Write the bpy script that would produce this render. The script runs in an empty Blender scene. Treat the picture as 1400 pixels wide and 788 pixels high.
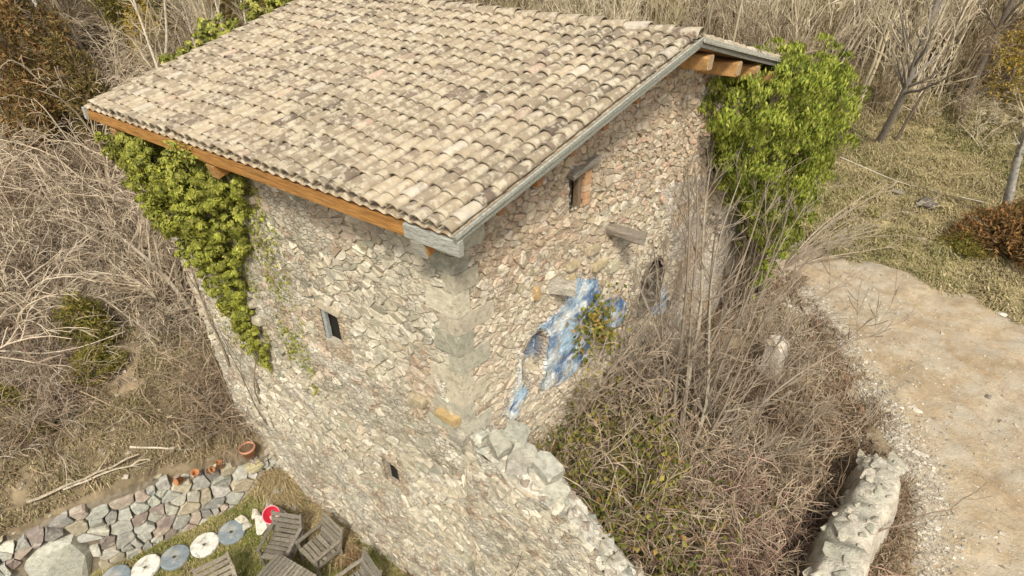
import bpy, bmesh, math, random
import numpy as np
from mathutils import Matrix, Vector

random.seed(7)
RNG = np.random.default_rng(11)
C = bpy.context.scene.collection
SC = bpy.context.scene

# ------------------------------------------------------------------ camera
cam_d = bpy.data.cameras.new('camera')
cam = bpy.data.objects.new('camera', cam_d)
C.objects.link(cam)
SC.camera = cam
CAM = Vector((4.456, -4.791, 14.466))
yaw, pit, roll = -0.616, 0.592, -0.011
fwd = Vector((math.cos(pit) * math.sin(yaw), math.cos(pit) * math.cos(yaw), -math.sin(pit)))
rgt = Vector((math.cos(yaw), -math.sin(yaw), 0))
upv = rgt.cross(fwd)
rgt, upv = (math.cos(roll) * rgt + math.sin(roll) * upv, -math.sin(roll) * rgt + math.cos(roll) * upv)
cam.matrix_world = Matrix(((rgt.x, upv.x, -fwd.x, CAM.x), (rgt.y, upv.y, -fwd.y, CAM.y),
                           (rgt.z, upv.z, -fwd.z, CAM.z), (0, 0, 0, 1)))
cam_d.sensor_width = 36
cam_d.sensor_fit = 'HORIZONTAL'
cam_d.lens = 816 / 1400 * 36
cam_d.clip_start = 0.1
cam_d.clip_end = 3000

# ------------------------------------------------------------------ light
SUN_EL, SUN_AZ = math.radians(50), math.radians(143)     # azimuth: clockwise from +Y
w = bpy.data.worlds.new('World')
SC.world = w
w.use_nodes = True
nt = w.node_tree
bg = nt.nodes['Background']
sky = nt.nodes.new('ShaderNodeTexSky')
sky.sky_type = 'NISHITA'
sky.sun_disc = False
sky.sun_elevation = SUN_EL
sky.sun_rotation = SUN_AZ
sky.dust_density = 4.0
sky.ozone_density = 0.5
hs = nt.nodes.new('ShaderNodeHueSaturation')              # a hazy overcast sky: nearly grey
hs.inputs['Saturation'].default_value = 0.10
nt.links.new(sky.outputs[0], hs.inputs['Color'])
nt.links.new(hs.outputs[0], bg.inputs['Color'])
bg.inputs['Strength'].default_value = 0.105
sun_d = bpy.data.lights.new('sun', 'SUN')
sun_d.energy = 2.6
sun_d.angle = math.radians(10)
sun_d.color = (1.0, 0.92, 0.77)
sun = bpy.data.objects.new('sun', sun_d)
C.objects.link(sun)
sdir = Vector((math.sin(SUN_AZ) * math.cos(SUN_EL), math.cos(SUN_AZ) * math.cos(SUN_EL), math.sin(SUN_EL)))
sun.rotation_euler = sdir.to_track_quat('Z', 'Y').to_euler()
SC.view_settings.view_transform = 'Standard'
SC.view_settings.look = 'None'
SC.view_settings.exposure = 0.50
SC.view_settings.gamma = 1.0

# ------------------------------------------------------------------ numpy noise
def _h(ix, iy, iz, seed):
    n = (ix.astype(np.int64) * 374761393 + iy.astype(np.int64) * 668265263 + iz.astype(np.int64) * 2147483647 + seed * 974634777) & 0xFFFFFFFF
    n = ((n ^ (n >> 13)) * 1274126177) & 0xFFFFFFFF
    n = n ^ (n >> 16)
    return (n & 0xFFFFFF) / float(0xFFFFFF)

def vnoise(x, y, z=0.0, seed=0):
    x, y, z = np.broadcast_arrays(np.asarray(x, float), np.asarray(y, float), np.asarray(z, float))
    x0, y0, z0 = np.floor(x), np.floor(y), np.floor(z)
    fx, fy, fz = x - x0, y - y0, z - z0
    fx, fy, fz = [f * f * (3 - 2 * f) for f in (fx, fy, fz)]
    r = 0
    for dx in (0, 1):
        for dy in (0, 1):
            a = (fx if dx else 1 - fx) * (fy if dy else 1 - fy)
            r = r + a * ((1 - fz) * _h(x0 + dx, y0 + dy, z0, seed) + fz * _h(x0 + dx, y0 + dy, z0 + 1, seed))
    return r

def fbm(x, y, z=0.0, o=4, seed=0):
    r, a, t = 0, 1.0, 0
    x, y, z = np.asarray(x, float), np.asarray(y, float), np.asarray(z, float)
    for i in range(o):
        r = r + a * vnoise(x, y, z, seed + i * 17)
        t += a
        a *= .5
        x, y, z = x * 2.03, y * 2.03, z * 2.03
    return r / t            # 0..1

def ss(a, b, x):
    t = np.clip((np.asarray(x, float) - a) / (b - a), 0, 1)
    return t * t * (3 - 2 * t)

#<terrain>
RW0 = np.array([-7.7, -.2])
RWD = np.array([2.0, 5.5]) / math.hypot(2.0, 5.5)      # along the terrace wall, towards the house
RWN = np.array([-RWD[1], RWD[0]])                      # uphill, away from the terrace

def terrain(x, y, rough=True):
    x = np.asarray(x, float)
    y = np.asarray(y, float)
    dl = (x - RW0[0]) * RWN[0] + (y - RW0[1]) * RWN[1]
    hr = 4.3 + .10 * np.maximum(0, y - 16) + .24 * np.maximum(0, y - 26) - .34 * np.maximum(0, y - 120)
    al = (x - RW0[0]) * RWD[0] + (y - RW0[1]) * RWD[1]
    hl = 2.15 - .75 * ss(-3, .2, al) * (1 - ss(.5, 4, dl)) + .2 * np.clip(dl, 0, 18) + .32 * np.maximum(0, dl - 18) - .32 * np.maximum(0, dl - 110) + .10 * np.maximum(0, y - 12)
    o = hl + (hr - hl) * ss(-10, 0, x)
    an = ss(-.6, 0, x) * (1 - ss(4.8, 6.2, x)) * ss(.4, .9, y) * (1 - ss(6, 11, y))
    o = o - .6 * an
    n = 0
    if rough:
        n = (fbm(x * .35, y * .35, seed=3) - .5) * .5 + (fbm(x * 1.7, y * 1.7, seed=5) - .5) * .16
        n = n * (1 - .75 * ss(1.5, 3, x) * (1 - ss(13.5, 16, y)))
    o = o + n
    t = .2 + .5 * ss(-6, -7.4, x) * ss(-1, .3, y) + (.12 * n if rough else 0)
    m = (1 - ss(.6, .9, y)) * (1 - ss(.15, .5, dl)) * (1 - ss(4.5, 6.3, x))
    return o + (t - o) * m
#</terrain>

# ------------------------------------------------------------------ mesh helpers
def nrm(v):
    v = np.asarray(v, float)
    return v / (np.linalg.norm(v, axis=-1, keepdims=True) + 1e-12)

class MB:
    """collects vertices, faces and a per-vertex tint, then becomes one mesh"""
    def __init__(s):
        s.V, s.F, s.T, s.n = [], [], [], 0
    def add(s, V, Fs, tint=(1, 1, 1)):
        V = np.asarray(V, float).reshape(-1, 3)
        t = np.asarray(tint, float)
        if t.ndim == 1:
            t = np.tile(t, (len(V), 1))
        if isinstance(Fs, np.ndarray):
            Fs = [Fs]
        elif len(Fs) and not isinstance(Fs[0], np.ndarray):
            d = {}
            for f in Fs:
                d.setdefault(len(f), []).append(f)
            Fs = [np.array(v) for v in d.values()]
        s.V.append(V)
        s.T.append(t)
        for f in Fs:
            if len(f):
                s.F.append(f + s.n)
        s.n += len(V)
        return s
    def mesh(s, name, mat, smooth=False):
        V = np.concatenate(s.V)
        T = np.concatenate(s.T)
        me = bpy.data.meshes.new(name)
        me.vertices.add(len(V))
        me.vertices.foreach_set('co', V.astype(np.float32).ravel())
        loops = np.concatenate([f.ravel() for f in s.F])
        cnt = np.concatenate([np.full(len(f), f.shape[1]) for f in s.F])
        me.loops.add(len(loops))
        me.loops.foreach_set('vertex_index', loops.astype(np.int32))
        me.polygons.add(len(cnt))
        st = np.concatenate([[0], np.cumsum(cnt)[:-1]])
        me.polygons.foreach_set('loop_start', st.astype(np.int32))
        me.polygons.foreach_set('loop_total', cnt.astype(np.int32))
        me.polygons.foreach_set('use_smooth', np.full(len(cnt), bool(smooth)))
        at = me.attributes.new('tint', 'FLOAT_COLOR', 'POINT')
        at.data.foreach_set('color', np.concatenate([T, np.ones((len(T), 1))], 1).astype(np.float32).ravel())
        me.update(calc_edges=True)
        me.validate()
        if mat:
            me.materials.append(mat)
        return me
    def obj(s, name, mat, parent=None, smooth=False, **k):
        return put(name, s.mesh(name, mat, smooth), parent, **k)

def put(name, me, parent=None, loc=(0, 0, 0), rot=None, label=None, cat=None, group=None, kind=None):
    o = bpy.data.objects.new(name, me)
    C.objects.link(o)
    o.location = loc
    if rot is not None:
        o.rotation_euler = rot
    if parent:
        o.parent = parent
    for k, v in (('label', label), ('category', cat), ('group', group), ('kind', kind)):
        if v:
            o[k] = v
    return o

def thing(name, label, cat, loc=(0, 0, 0), rotz=0, group=None):
    return put(name, None, None, loc, (0, 0, rotz), label, cat, group)

def copy_thing(o, loc, rot, scale, label=None):
    c = o.copy()
    C.objects.link(c)
    c.location, c.rotation_euler, c.scale = loc, rot, scale
    if label:
        c['label'] = label
    for ch in o.children:
        k = ch.copy()
        C.objects.link(k)
        k.parent = c
        for g in ch.children:
            q = g.copy()
            C.objects.link(q)
            q.parent = k
    return c

BOXF = [(0, 3, 2, 1), (4, 5, 6, 7), (0, 1, 5, 4), (1, 2, 6, 5), (2, 3, 7, 6), (3, 0, 4, 7)]
def beam(p0, p1, wd, ht, up=(0, 0, 1), bev=.012, jit=0.0, rng=RNG):
    """a squared timber from p0 to p1 with chamfered long edges"""
    p0, p1 = np.asarray(p0, float), np.asarray(p1, float)
    d = nrm(p1 - p0)
    s = nrm(np.cross(d, up))
    u = np.cross(s, d)
    a, b = wd / 2, ht / 2
    e = min(bev, a * .45, b * .45)
    prof = [(-a + e, -b), (a - e, -b), (a, -b + e), (a, b - e), (a - e, b), (-a + e, b), (-a, b - e), (-a, -b + e)]
    V = []
    n = 4
    for i in range(n):
        t = i / (n - 1)
        c = p0 + (p1 - p0) * t
        for x, y in prof:
            V.append(c + s * (x + rng.normal(0, jit)) + u * (y + rng.normal(0, jit)))
    F = [tuple(range(7, -1, -1)), tuple((n - 1) * 8 + i for i in range(8))]
    for i in range(n - 1):
        for k in range(8):
            F.append((i * 8 + k, i * 8 + (k + 1) % 8, (i + 1) * 8 + (k + 1) % 8, (i + 1) * 8 + k))
    return np.array(V), F

def hull(P):
    bm = bmesh.new()
    for p in P:
        bm.verts.new(p)
    r = bmesh.ops.convex_hull(bm, input=bm.verts)
    bmesh.ops.delete(bm, geom=list({g for g in r['geom_interior'] + r['geom_unused'] if isinstance(g, bmesh.types.BMVert)}), context='VERTS')
    bm.verts.ensure_lookup_table()
    bm.verts.index_update()
    V = np.array([v.co[:] for v in bm.verts])
    F = [tuple(v.index for v in f.verts) for f in bm.faces]
    bm.free()
    return V, F

def rock(rng, n=15, box=.35):
    """an angular stone about 1 across"""
    d = nrm(rng.normal(size=(n, 3)))
    k = np.max(np.abs(d), axis=1, keepdims=True)
    d = d * (.5 / (k * (box) + (1 - box))) * rng.uniform(.85, 1.08, (n, 1))
    return hull(d)

def block(rng, sx, sy, sz, cut=.16, jit=.05):
    """a roughly squared block with broken corners"""
    P = []
    for x in (-1, 1):
        for y in (-1, 1):
            for z in (-1, 1):
                q = np.array([x * sx, y * sy, z * sz]) / 2
                q = q * (1 + rng.uniform(-jit, jit, 3))
                c = cut * min(sx, sy, sz) * rng.uniform(.5, 1.4)
                for ax in range(3):
                    r = q.copy()
                    r[ax] -= np.sign(r[ax]) * c
                    P.append(r)
    return hull(P)

def grid_faces(nu, nv, keep=None):
    i = np.arange(nu - 1)[:, None] * nv + np.arange(nv - 1)[None, :]
    F = np.stack([i, i + nv, i + nv + 1, i + 1], -1)
    if keep is not None:
        return F[keep]
    return F.reshape(-1, 4)

def inpoly(x, y, poly):
    r = np.zeros(np.shape(x), bool)
    n = len(poly)
    for i in range(n):
        (x1, y1), (x2, y2) = poly[i], poly[(i + 1) % n]
        c = ((y1 > y) != (y2 > y)) & (x < (x2 - x1) * (y - y1) / ((y2 - y1) + 1e-12) + x1)
        r ^= c
    return r

# ------------------------------------------------------------------ materials
def mat(name, var=.35, scale=6., bump=.25, bscale=35., rough=.9, stretch=(1, 1, 1), spots=None, spot_scale=9., spot_lo=.56, spot_hi=.64, translucent=0):
    """the tint of the piece, varied by noise of its own grain; spots are patches of lichen, stain or wear"""
    m = bpy.data.materials.new(name)
    m.use_nodes = True
    nt = m.node_tree
    N, L = nt.nodes, nt.links
    bs = N['Principled BSDF']
    bs.inputs['Roughness'].default_value = rough
    bs.inputs['Specular IOR Level'].default_value = .25
    at = N.new('ShaderNodeAttribute')
    at.attribute_name = 'tint'
    tc = N.new('ShaderNodeTexCoord')
    mp = N.new('ShaderNodeMapping')
    mp.inputs['Scale'].default_value = stretch
    L.new(tc.outputs['Object'], mp.inputs[0])
    n1 = N.new('ShaderNodeTexNoise')
    n1.inputs['Scale'].default_value = scale
    n1.inputs['Detail'].default_value = 6
    n1.inputs['Roughness'].default_value = .65
    L.new(mp.outputs[0], n1.inputs['Vector'])
    mr = N.new('ShaderNodeMapRange')
    mr.inputs[1].default_value, mr.inputs[2].default_value = .3, .7
    mr.inputs[3].default_value, mr.inputs[4].default_value = 1 - var, 1 + var * .6
    L.new(n1.outputs['Fac'], mr.inputs[0])
    mx = N.new('ShaderNodeMix')
    mx.data_type = 'RGBA'
    mx.blend_type = 'MULTIPLY'
    mx.inputs[0].default_value = 1
    L.new(at.outputs['Color'], mx.inputs[6])
    L.new(mr.outputs[0], mx.inputs[7])
    col = mx.outputs[2]
    for i, sp in enumerate(spots or []):
        n2 = N.new('ShaderNodeTexNoise')
        n2.inputs['Scale'].default_value = spot_scale * (1 + .9 * i)
        n2.inputs['Detail'].default_value = 4
        n2.noise_dimensions = '4D'
        n2.inputs['W'].default_value = 3.7 * (i + 1)
        L.new(mp.outputs[0], n2.inputs['Vector'])
        r2 = N.new('ShaderNodeMapRange')
        r2.inputs[1].default_value, r2.inputs[2].default_value = spot_lo, spot_hi
        r2.inputs[4].default_value = sp[3]
        L.new(n2.outputs['Fac'], r2.inputs[0])
        m2 = N.new('ShaderNodeMix')
        m2.data_type = 'RGBA'
        L.new(r2.outputs[0], m2.inputs[0])
        L.new(col, m2.inputs[6])
        m2.inputs[7].default_value = (*sp[:3], 1)
        col = m2.outputs[2]
    L.new(col, bs.inputs['Base Color'])
    if bump:
        n3 = N.new('ShaderNodeTexNoise')
        n3.inputs['Scale'].default_value = bscale
        n3.inputs['Detail'].default_value = 5
        L.new(mp.outputs[0], n3.inputs['Vector'])
        bp = N.new('ShaderNodeBump')
        bp.inputs['Strength'].default_value = bump
        bp.inputs['Distance'].default_value = .03
        L.new(n3.outputs['Fac'], bp.inputs['Height'])
        L.new(bp.outputs[0], bs.inputs['Normal'])
    if translucent:
        tr = N.new('ShaderNodeBsdfTranslucent')
        L.new(col, tr.inputs['Color'])
        ms = N.new('ShaderNodeMixShader')
        ms.inputs[0].default_value = translucent
        L.new(bs.outputs[0], ms.inputs[1])
        L.new(tr.outputs[0], ms.inputs[2])
        L.new(ms.outputs[0], N['Material Output'].inputs['Surface'])
    return m

M_STONE = mat('rubble_stone', .3, 9, .6, 28, .92, spots=[(.55, .50, .40, .55), (.20, .17, .12, .4)], spot_scale=7)
M_MORTAR = mat('lime_mortar', .28, 5, .9, 24, .95, spots=[(.60, .55, .45, .5), (.24, .19, .13, .35)], spot_scale=5)
def add_chinks(m, scale, dark):
    """small packing stones in the mortar, too small to pick apart: fine relief and a tone per stone"""
    nt = m.node_tree
    N, L = nt.nodes, nt.links
    bs = N['Principled BSDF']
    tc = N.new('ShaderNodeTexCoord')
    mp = N.new('ShaderNodeMapping')
    mp.inputs['Scale'].default_value = (1, 1, 1.7)
    nz = N.new('ShaderNodeTexNoise')
    nz.inputs['Scale'].default_value = 6
    vm = N.new('ShaderNodeMixRGB')
    vm.inputs[0].default_value = .12
    L.new(tc.outputs['Object'], mp.inputs[0])
    L.new(tc.outputs['Object'], nz.inputs['Vector'])
    L.new(mp.outputs[0], vm.inputs[1])
    L.new(nz.outputs['Color'], vm.inputs[2])
    v1 = N.new('ShaderNodeTexVoronoi')
    v1.inputs['Scale'].default_value = scale
    v2 = N.new('ShaderNodeTexVoronoi')
    v2.feature = 'DISTANCE_TO_EDGE'
    v2.inputs['Scale'].default_value = scale
    L.new(vm.outputs[0], v1.inputs['Vector'])
    L.new(vm.outputs[0], v2.inputs['Vector'])
    sp = N.new('ShaderNodeSeparateColor')
    L.new(v1.outputs['Color'], sp.inputs[0])
    r1 = N.new('ShaderNodeMapRange')
    r1.inputs[3].default_value, r1.inputs[4].default_value = .72, 1.18
    L.new(sp.outputs[0], r1.inputs[0])
    src = bs.inputs['Base Color'].links[0].from_socket
    mx = N.new('ShaderNodeMix')
    mx.data_type = 'RGBA'
    mx.blend_type = 'MULTIPLY'
    mx.inputs[0].default_value = 1
    L.new(src, mx.inputs[6])
    L.new(r1.outputs[0], mx.inputs[7])
    L.new(mx.outputs[2], bs.inputs['Base Color'])
    r2 = N.new('ShaderNodeMapRange')
    r2.inputs[1].default_value, r2.inputs[2].default_value = .0, .12
    L.new(v2.outputs['Distance'], r2.inputs[0])
    bp = N.new('ShaderNodeBump')
    bp.inputs['Strength'].default_value = dark
    bp.inputs['Distance'].default_value = .03
    L.new(r2.outputs[0], bp.inputs['Height'])
    old = bs.inputs['Normal'].links[0].from_node
    L.new(bp.outputs[0], old.inputs['Normal'])
M_CORE = M_MORTAR
M_PLASTER = mat('faded_plaster', .35, 14, 1.0, 22, .95, spots=[(.46, .42, .33, .5), (.66, .70, .71, .5)], spot_scale=7)
M_MORTAR = mat('pointing_mortar', .28, 5, .9, 24, .95, spots=[(.60, .55, .45, .5), (.24, .19, .13, .35)], spot_scale=5)
add_chinks(M_MORTAR, 9, .8)
M_TILE = mat('clay_tile', .16, 12, .2, 60, .85, spots=[(.25, .195, .14, .6), (.47, .405, .29, .8), (.53, .475, .37, .6)], spot_scale=3.6, spot_lo=.515, spot_hi=.60)
M_WOOD = mat('orange_wood', .6, 3, .4, 20, .8, stretch=(.8, 14, 14), spots=[(.20, .09, .025, .75), (.50, .33, .15, .5)], spot_scale=2.5)
M_WOODY = mat('orange_wood_end', .45, 6, .3, 30, .7)
M_GREY = mat('weathered_wood', .45, 5, .5, 22, .9, stretch=(2, 9, 9), spots=[(.16, .15, .12, .6)], spot_scale=5)
M_CHAIR = mat('bleached_wood', .4, 7, .4, 30, .9, stretch=(3, 3, 3), spots=[(.10, .09, .07, .5)], spot_scale=6)
M_BARK = mat('bark', .35, 12, .5, 30, .95)
M_LICHEN = mat('lichen_bark', .4, 8, .5, 20, .95, spots=[(.55, .55, .50, .8), (.10, .09, .07, .7)], spot_scale=5)
M_TWIG = mat('twig', .25, 3, 0, 1, .95)
M_LEAF = mat('leaf', .2, 1.2, 0, 1, .55, translucent=.25)
M_GRASS = mat('grass_blades', .2, .7, 0, 1, .9, translucent=.2)
M_SOIL = mat('soil', .45, 2.2, .9, 9, 1, spots=[(.11, .085, .05, .7), (.30, .24, .15, .5)], spot_scale=3)
M_ROAD = mat('road_dirt', .28, 9, .8, 22, 1, spots=[(.30, .215, .125, .55), (.42, .375, .30, .55)], spot_scale=1.1, spot_lo=.48, spot_hi=.62)
M_PLASTIC = mat('plastic', .12, 6, .05, 30, .45)
M_CLAY = mat('terracotta', .25, 9, .2, 40, .85)
M_PAINT = mat('faded_paint', .22, 5, .35, 26, .9, spots=[(.55, .58, .58, .6)], spot_scale=6)
M_DISC = mat('painted_concrete', .3, 9, .3, 40, .85, spots=[(.45, .44, .40, .45), (.27, .24, .18, .7)], spot_scale=4)
M_DARK = mat('dark_interior', .3, 4, .2, 20, 1)

# ------------------------------------------------------------------ ground
def spaced(a, b, fine0, fine1, st, grow=1.18):
    mid = list(np.arange(fine0, fine1 + st * .5, st))
    lo, hi = [], []
    x, d = fine0, st
    while x > a:
        d *= grow
        x -= d
        lo.append(x)
    x, d = mid[-1], st
    while x < b:
        d *= grow
        x += d
        hi.append(x)
    return np.array(lo[::-1] + mid + hi)

gx = spaced(-420, 420, -18, 13, .16, 1.06)
gy = spaced(-300, 620, -7, 24, .16, 1.06)
GX, GY = np.meshgrid(gx, gy, indexing='ij')
GZ = terrain(GX, GY)
dlg = (GX - RW0[0]) * RWN[0] + (GY - RW0[1]) * RWN[1]
n1 = fbm(GX * .5, GY * .5, seed=21)[..., None]
n2 = fbm(GX * 2.1, GY * 2.1, seed=23)[..., None]
brown = np.array([.20, .155, .095])
tan = np.array([.36, .28, .18])
olive = np.array([.30, .25, .125])
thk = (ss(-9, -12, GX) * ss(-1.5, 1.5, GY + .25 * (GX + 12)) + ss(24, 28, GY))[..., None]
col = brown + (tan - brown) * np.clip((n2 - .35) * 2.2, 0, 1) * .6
col = col + (np.array([.115, .085, .05]) * (.7 + .6 * n2) - col) * np.clip(thk, 0, 1)  # soil darkened under thicket and wood: shade between the twigs put into colour
mead = (ss(-2, 2.5, GX) * ss(12, 15, GY) * (1 - ss(27, 32, GY)))[..., None]
col = col + (olive * (.75 + .6 * n2) + tan * .25 * n1 - col) * mead
bare = np.exp(-(((GX + 12.5) / 1.3) ** 2 + ((GY + .75) / .75) ** 2))[..., None] + .8 * np.exp(-(((GX - 3.9) / .9) ** 2 + ((GY - 6) / .9) ** 2))[..., None] + .8 * np.exp(-(((GX - 2.7) / .8) ** 2 + ((GY - 8.6) / 1.6) ** 2))[..., None]
col = col + (np.array([.44, .33, .21]) - col) * np.clip(bare * (.4 + n2 * 1.3), 0, 1)
terr = ((1 - ss(.5, .7, GY)) * (1 - ss(0, .3, dlg)) * (1 - ss(4.5, 6, GX)))[..., None]
col = col + (np.array([.14, .15, .05]) + np.array([.16, .10, .05]) * n1 - col) * terr
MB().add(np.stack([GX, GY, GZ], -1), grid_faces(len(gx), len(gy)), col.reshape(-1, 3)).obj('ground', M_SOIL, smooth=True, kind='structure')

# the dirt road: a strip that dips under the soil along both ragged edges
e1 = np.array([(-16, 15.2), (-8, 14.2), (0, 13.0), (2.7, 12.1), (4.2, 10.4), (5.6, 7.9), (6.55, 6.0), (6.95, 3), (7.3, -3), (8, -14)], float)
e2 = np.array([(-16, 18.2), (-8, 17.2), (0, 15.9), (2.4, 15.3), (4.3, 15.0), (6.5, 14.5), (9.5, 13.4), (14, 11), (18, 4), (20, -14)], float)
def resample(P, n):
    s = np.concatenate([[0], np.cumsum(np.linalg.norm(np.diff(P, axis=0), axis=1))])
    i = np.linspace(0, len(P) - 1, n)
    for _ in range(1):
        Q = np.stack([np.interp(i, np.arange(len(P)), P[:, k]) for k in range(2)], -1)
    k = np.ones(15) / 15
    Qp = np.pad(Q, ((7, 7), (0, 0)), mode='edge')
    return np.stack([np.convolve(Qp[:, a], k, 'valid') for a in range(2)], -1)
NU, NV = 420, 90
E1, E2 = resample(e1, NU), resample(e2, NU)
tv = np.linspace(-.06, 1.06, NV)
RX = E1[:, None, 0] + (E2 - E1)[:, None, 0] * tv
RY = E1[:, None, 1] + (E2 - E1)[:, None, 1] * tv
wid = np.linalg.norm(E2 - E1, axis=1)[:, None]
ed = np.minimum(tv, 1 - tv)[None, :] * wid
rut = np.zeros_like(RX)
for off in (.30, .44, .62, .76):
    rut += np.exp(-((tv[None, :] - off - .03 * np.sin(RY * .5)) / .035) ** 2)
RZ = terrain(RX, RY) + .10 + .05 * np.clip(ed, -.6, .25) / .25 * .6 + (fbm(RX * 1.4, RY * 1.4, seed=31) - .5) * .13 - .05 * rut + (fbm(RX * 2.5, RY * 2.5, seed=34) - .5) * .06 + (fbm(RX * 6, RY * 6, seed=33) - .5) * .03
rn = fbm(RX * .45, RY * .45, seed=35)[..., None]
rcol = np.array([.42, .335, .225]) + (np.array([.40, .345, .265]) - np.array([.42, .335, .225])) * np.clip((rn - .35) * 2.5, 0, 1)
stk = fbm(tv[None, :] * 34 + .6 * np.sin(RY * .4), RY * .25, seed=36)[..., None]
rcol = rcol * (.86 + .28 * stk)
rcol = rcol + (np.array([.33, .225, .125]) - rcol) * np.clip(rut[..., None] * (fbm(RX * .8, RY * .8, seed=37)[..., None] - .2) * 1.1, 0, .75)
MB().add(np.stack([RX, RY, RZ], -1), grid_faces(NU, NV), rcol.reshape(-1, 3)).obj('dirt_road', M_ROAD, smooth=True, kind='structure')

def ground_z(x, y):
    return terrain(x, y)

# ------------------------------------------------------------------ masonry
def voronoi(S, bounds, asp=1.0):
    """cells of the seeds S inside the rectangle, stretched so that stones lie flat"""
    P = S * np.array([1, asp])
    u0, u1, v0, v1 = bounds
    box = [(u0, v0 * asp), (u1, v0 * asp), (u1, v1 * asp), (u0, v1 * asp)]
    out = []
    K = min(26, len(P) - 1)
    for a in range(0, len(P), 400):
        D = ((P[a:a + 400, None] - P[None]) ** 2).sum(-1)
        idx = np.argpartition(D, K, axis=1)[:, :K + 1]
        for r in range(len(idx)):
            i = a + r
            order = idx[r][np.argsort(D[r][idx[r]])]
            px, py = P[i]
            poly = [(px - 1.2, py - 1.2), (px + 1.2, py - 1.2), (px + 1.2, py + 1.2), (px - 1.2, py + 1.2)]
            for j in order:
                if j == i:
                    continue
                qx, qy = P[j]
                nx, ny = qx - px, qy - py
                c = (qx * qx + qy * qy - px * px - py * py) / 2
                if (nx * nx + ny * ny) > 4 * max((x - px) ** 2 + (y - py) ** 2 for x, y in poly):
                    break
                new = []
                for k in range(len(poly)):
                    x1, y1 = poly[k - 1]
                    x2, y2 = poly[k]
                    d1, d2 = x1 * nx + y1 * ny - c, x2 * nx + y2 * ny - c
                    if (d1 <= 0) != (d2 <= 0):
                        t = d1 / (d1 - d2)
                        new.append((x1 + t * (x2 - x1), y1 + t * (y2 - y1)))
                    if d2 <= 0:
                        new.append((x2, y2))
                poly = new
                if len(poly) < 3:
                    break
            if len(poly) >= 3:
                q = np.array(poly)
                q[:, 0] = np.clip(q[:, 0], u0, u1)
                q[:, 1] = np.clip(q[:, 1] / asp, v0, v1)
                out.append(q)
    return out

def seeds(u0, u1, v0, v1, mean, rng, asp=1.7, drop=.16):
    S = []
    v = v0
    while v < v1:
        h = mean / asp * rng.uniform(.7, 1.5)
        u = u0 + rng.uniform(-.5, .5) * mean
        while u < u1 + mean:
            wdt = mean * rng.choice([.45, .75, 1.0, 1.9], p=[.3, .32, .23, .15]) * rng.uniform(.8, 1.2)
            if rng.random() > drop:
                S.append((u + wdt / 2 + rng.normal(0, .14) * mean, v + h / 2 + rng.normal(0, .30) * h))
            u += wdt
        v += h
    return np.array(S)

def stone_mesh(poly, gap, h, fr, rng, base=-.07):
    """one stone: an irregular prism with a broken, slightly domed face"""
    c = poly.mean(0)
    # cut the corners off irregularly
    P = []
    n = len(poly)
    for i in range(n):
        a, b, d = poly[i - 1], poly[i], poly[(i + 1) % n]
        if n < 8 and rng.random() < .55:
            f = rng.uniform(.08, .26)
            P += [b + (a - b) * f, b + (d - b) * f * rng.uniform(.6, 1.2)]
        else:
            P.append(b)
    P = np.array(P)
    r = np.linalg.norm(P - c, axis=1)
    size = r.mean()
    P = c + (P - c) * np.clip((r - gap * rng.uniform(.5, 1.5, len(P))) / r, .3, 1)[:, None]
    m = len(P)
    tilt = rng.normal(0, .16, 2)
    e = min(.011, size * .13)
    rings = [(1.03, base, 0), (1.0, h - e * 1.1, 1), (1 - e / size * rng.uniform(.7, 1.5), h, 1)]
    V = []
    for k, (s, d, t) in enumerate(rings):
        Q = c + (P - c) * s
        dd = d + t * ((Q - c) @ tilt) + (rng.normal(0, .008, m) if k == 2 else 0)
        V.append(fr(Q[:, 0], Q[:, 1], dd))
    cc = c + rng.normal(0, .15, 2) * size
    V.append(fr(cc[:1], cc[1:], np.array([h + size * rng.uniform(-.06, .04)])))
    V = np.concatenate(V)
    i = np.arange(m)
    j = (i + 1) % m
    q = np.concatenate([np.stack([i + k * m, j + k * m, j + (k + 1) * m, i + (k + 1) * m], -1) for k in range(2)])
    t = np.stack([i + 2 * m, j + 2 * m, np.full(m, 3 * m)], -1)
    return V, [q, t]

def frame(O, U, W, N):
    O, U, W, N = [np.asarray(a, float) for a in (O, U, W, N)]
    def f(u, v, d):
        return O + np.multiply.outer(u, U) + np.multiply.outer(v, W) + np.multiply.outer(d, N)
    return f

def seen_size(P):
    """how large a piece at P shows in the photograph"""
    q = np.asarray(P, float) - np.array(CAM)
    z = q @ np.array(fwd)
    x, y = q @ np.array(rgt) / z * 816, q @ np.array(upv) / z * 816
    return (1.0 / z) if (abs(x) < 690 and abs(y) < 388 and z > 0) else 0.0

PAL_WARM = np.array([(.50, .41, .29), (.46, .375, .265), (.54, .46, .34), (.42, .345, .245), (.49, .375, .275), (.60, .54, .43), (.40, .355, .265), (.47, .40, .27), (.46, .335, .24)])
PAL_GREY = np.array([(.46, .405, .305), (.50, .44, .335), (.40, .365, .275), (.55, .49, .38), (.47, .405, .29), (.36, .335, .26), (.62, .57, .46), (.44, .37, .27)])

def pick(pal, rng, p=None):
    c = pal[rng.choice(len(pal), p=p)]
    return np.clip(c * rng.uniform(.8, 1.16) + rng.normal(0, .004, 3), .02, .8)

# ------------------------------------------------------------------ the house
RZ0, SK, RW, RH, EL = 11.0, .162, 5.235, 1.424, 9.1
BD = nrm(np.array([SK, 1.0, 0]))
NBV = np.array([BD[1], -BD[0], 0])
SL = RH / RW
def roof_z(y):
    return RZ0 + SL * np.minimum(y, 2 * RW - y)

house = thing('stone_house', 'tall old rubble stone house under a clay tiled gable roof', 'house', (0, 0, 0))
ruin = thing('ruined_wall', 'broken rubble wall stepping down from the near corner of the house', 'ruined wall')

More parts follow.
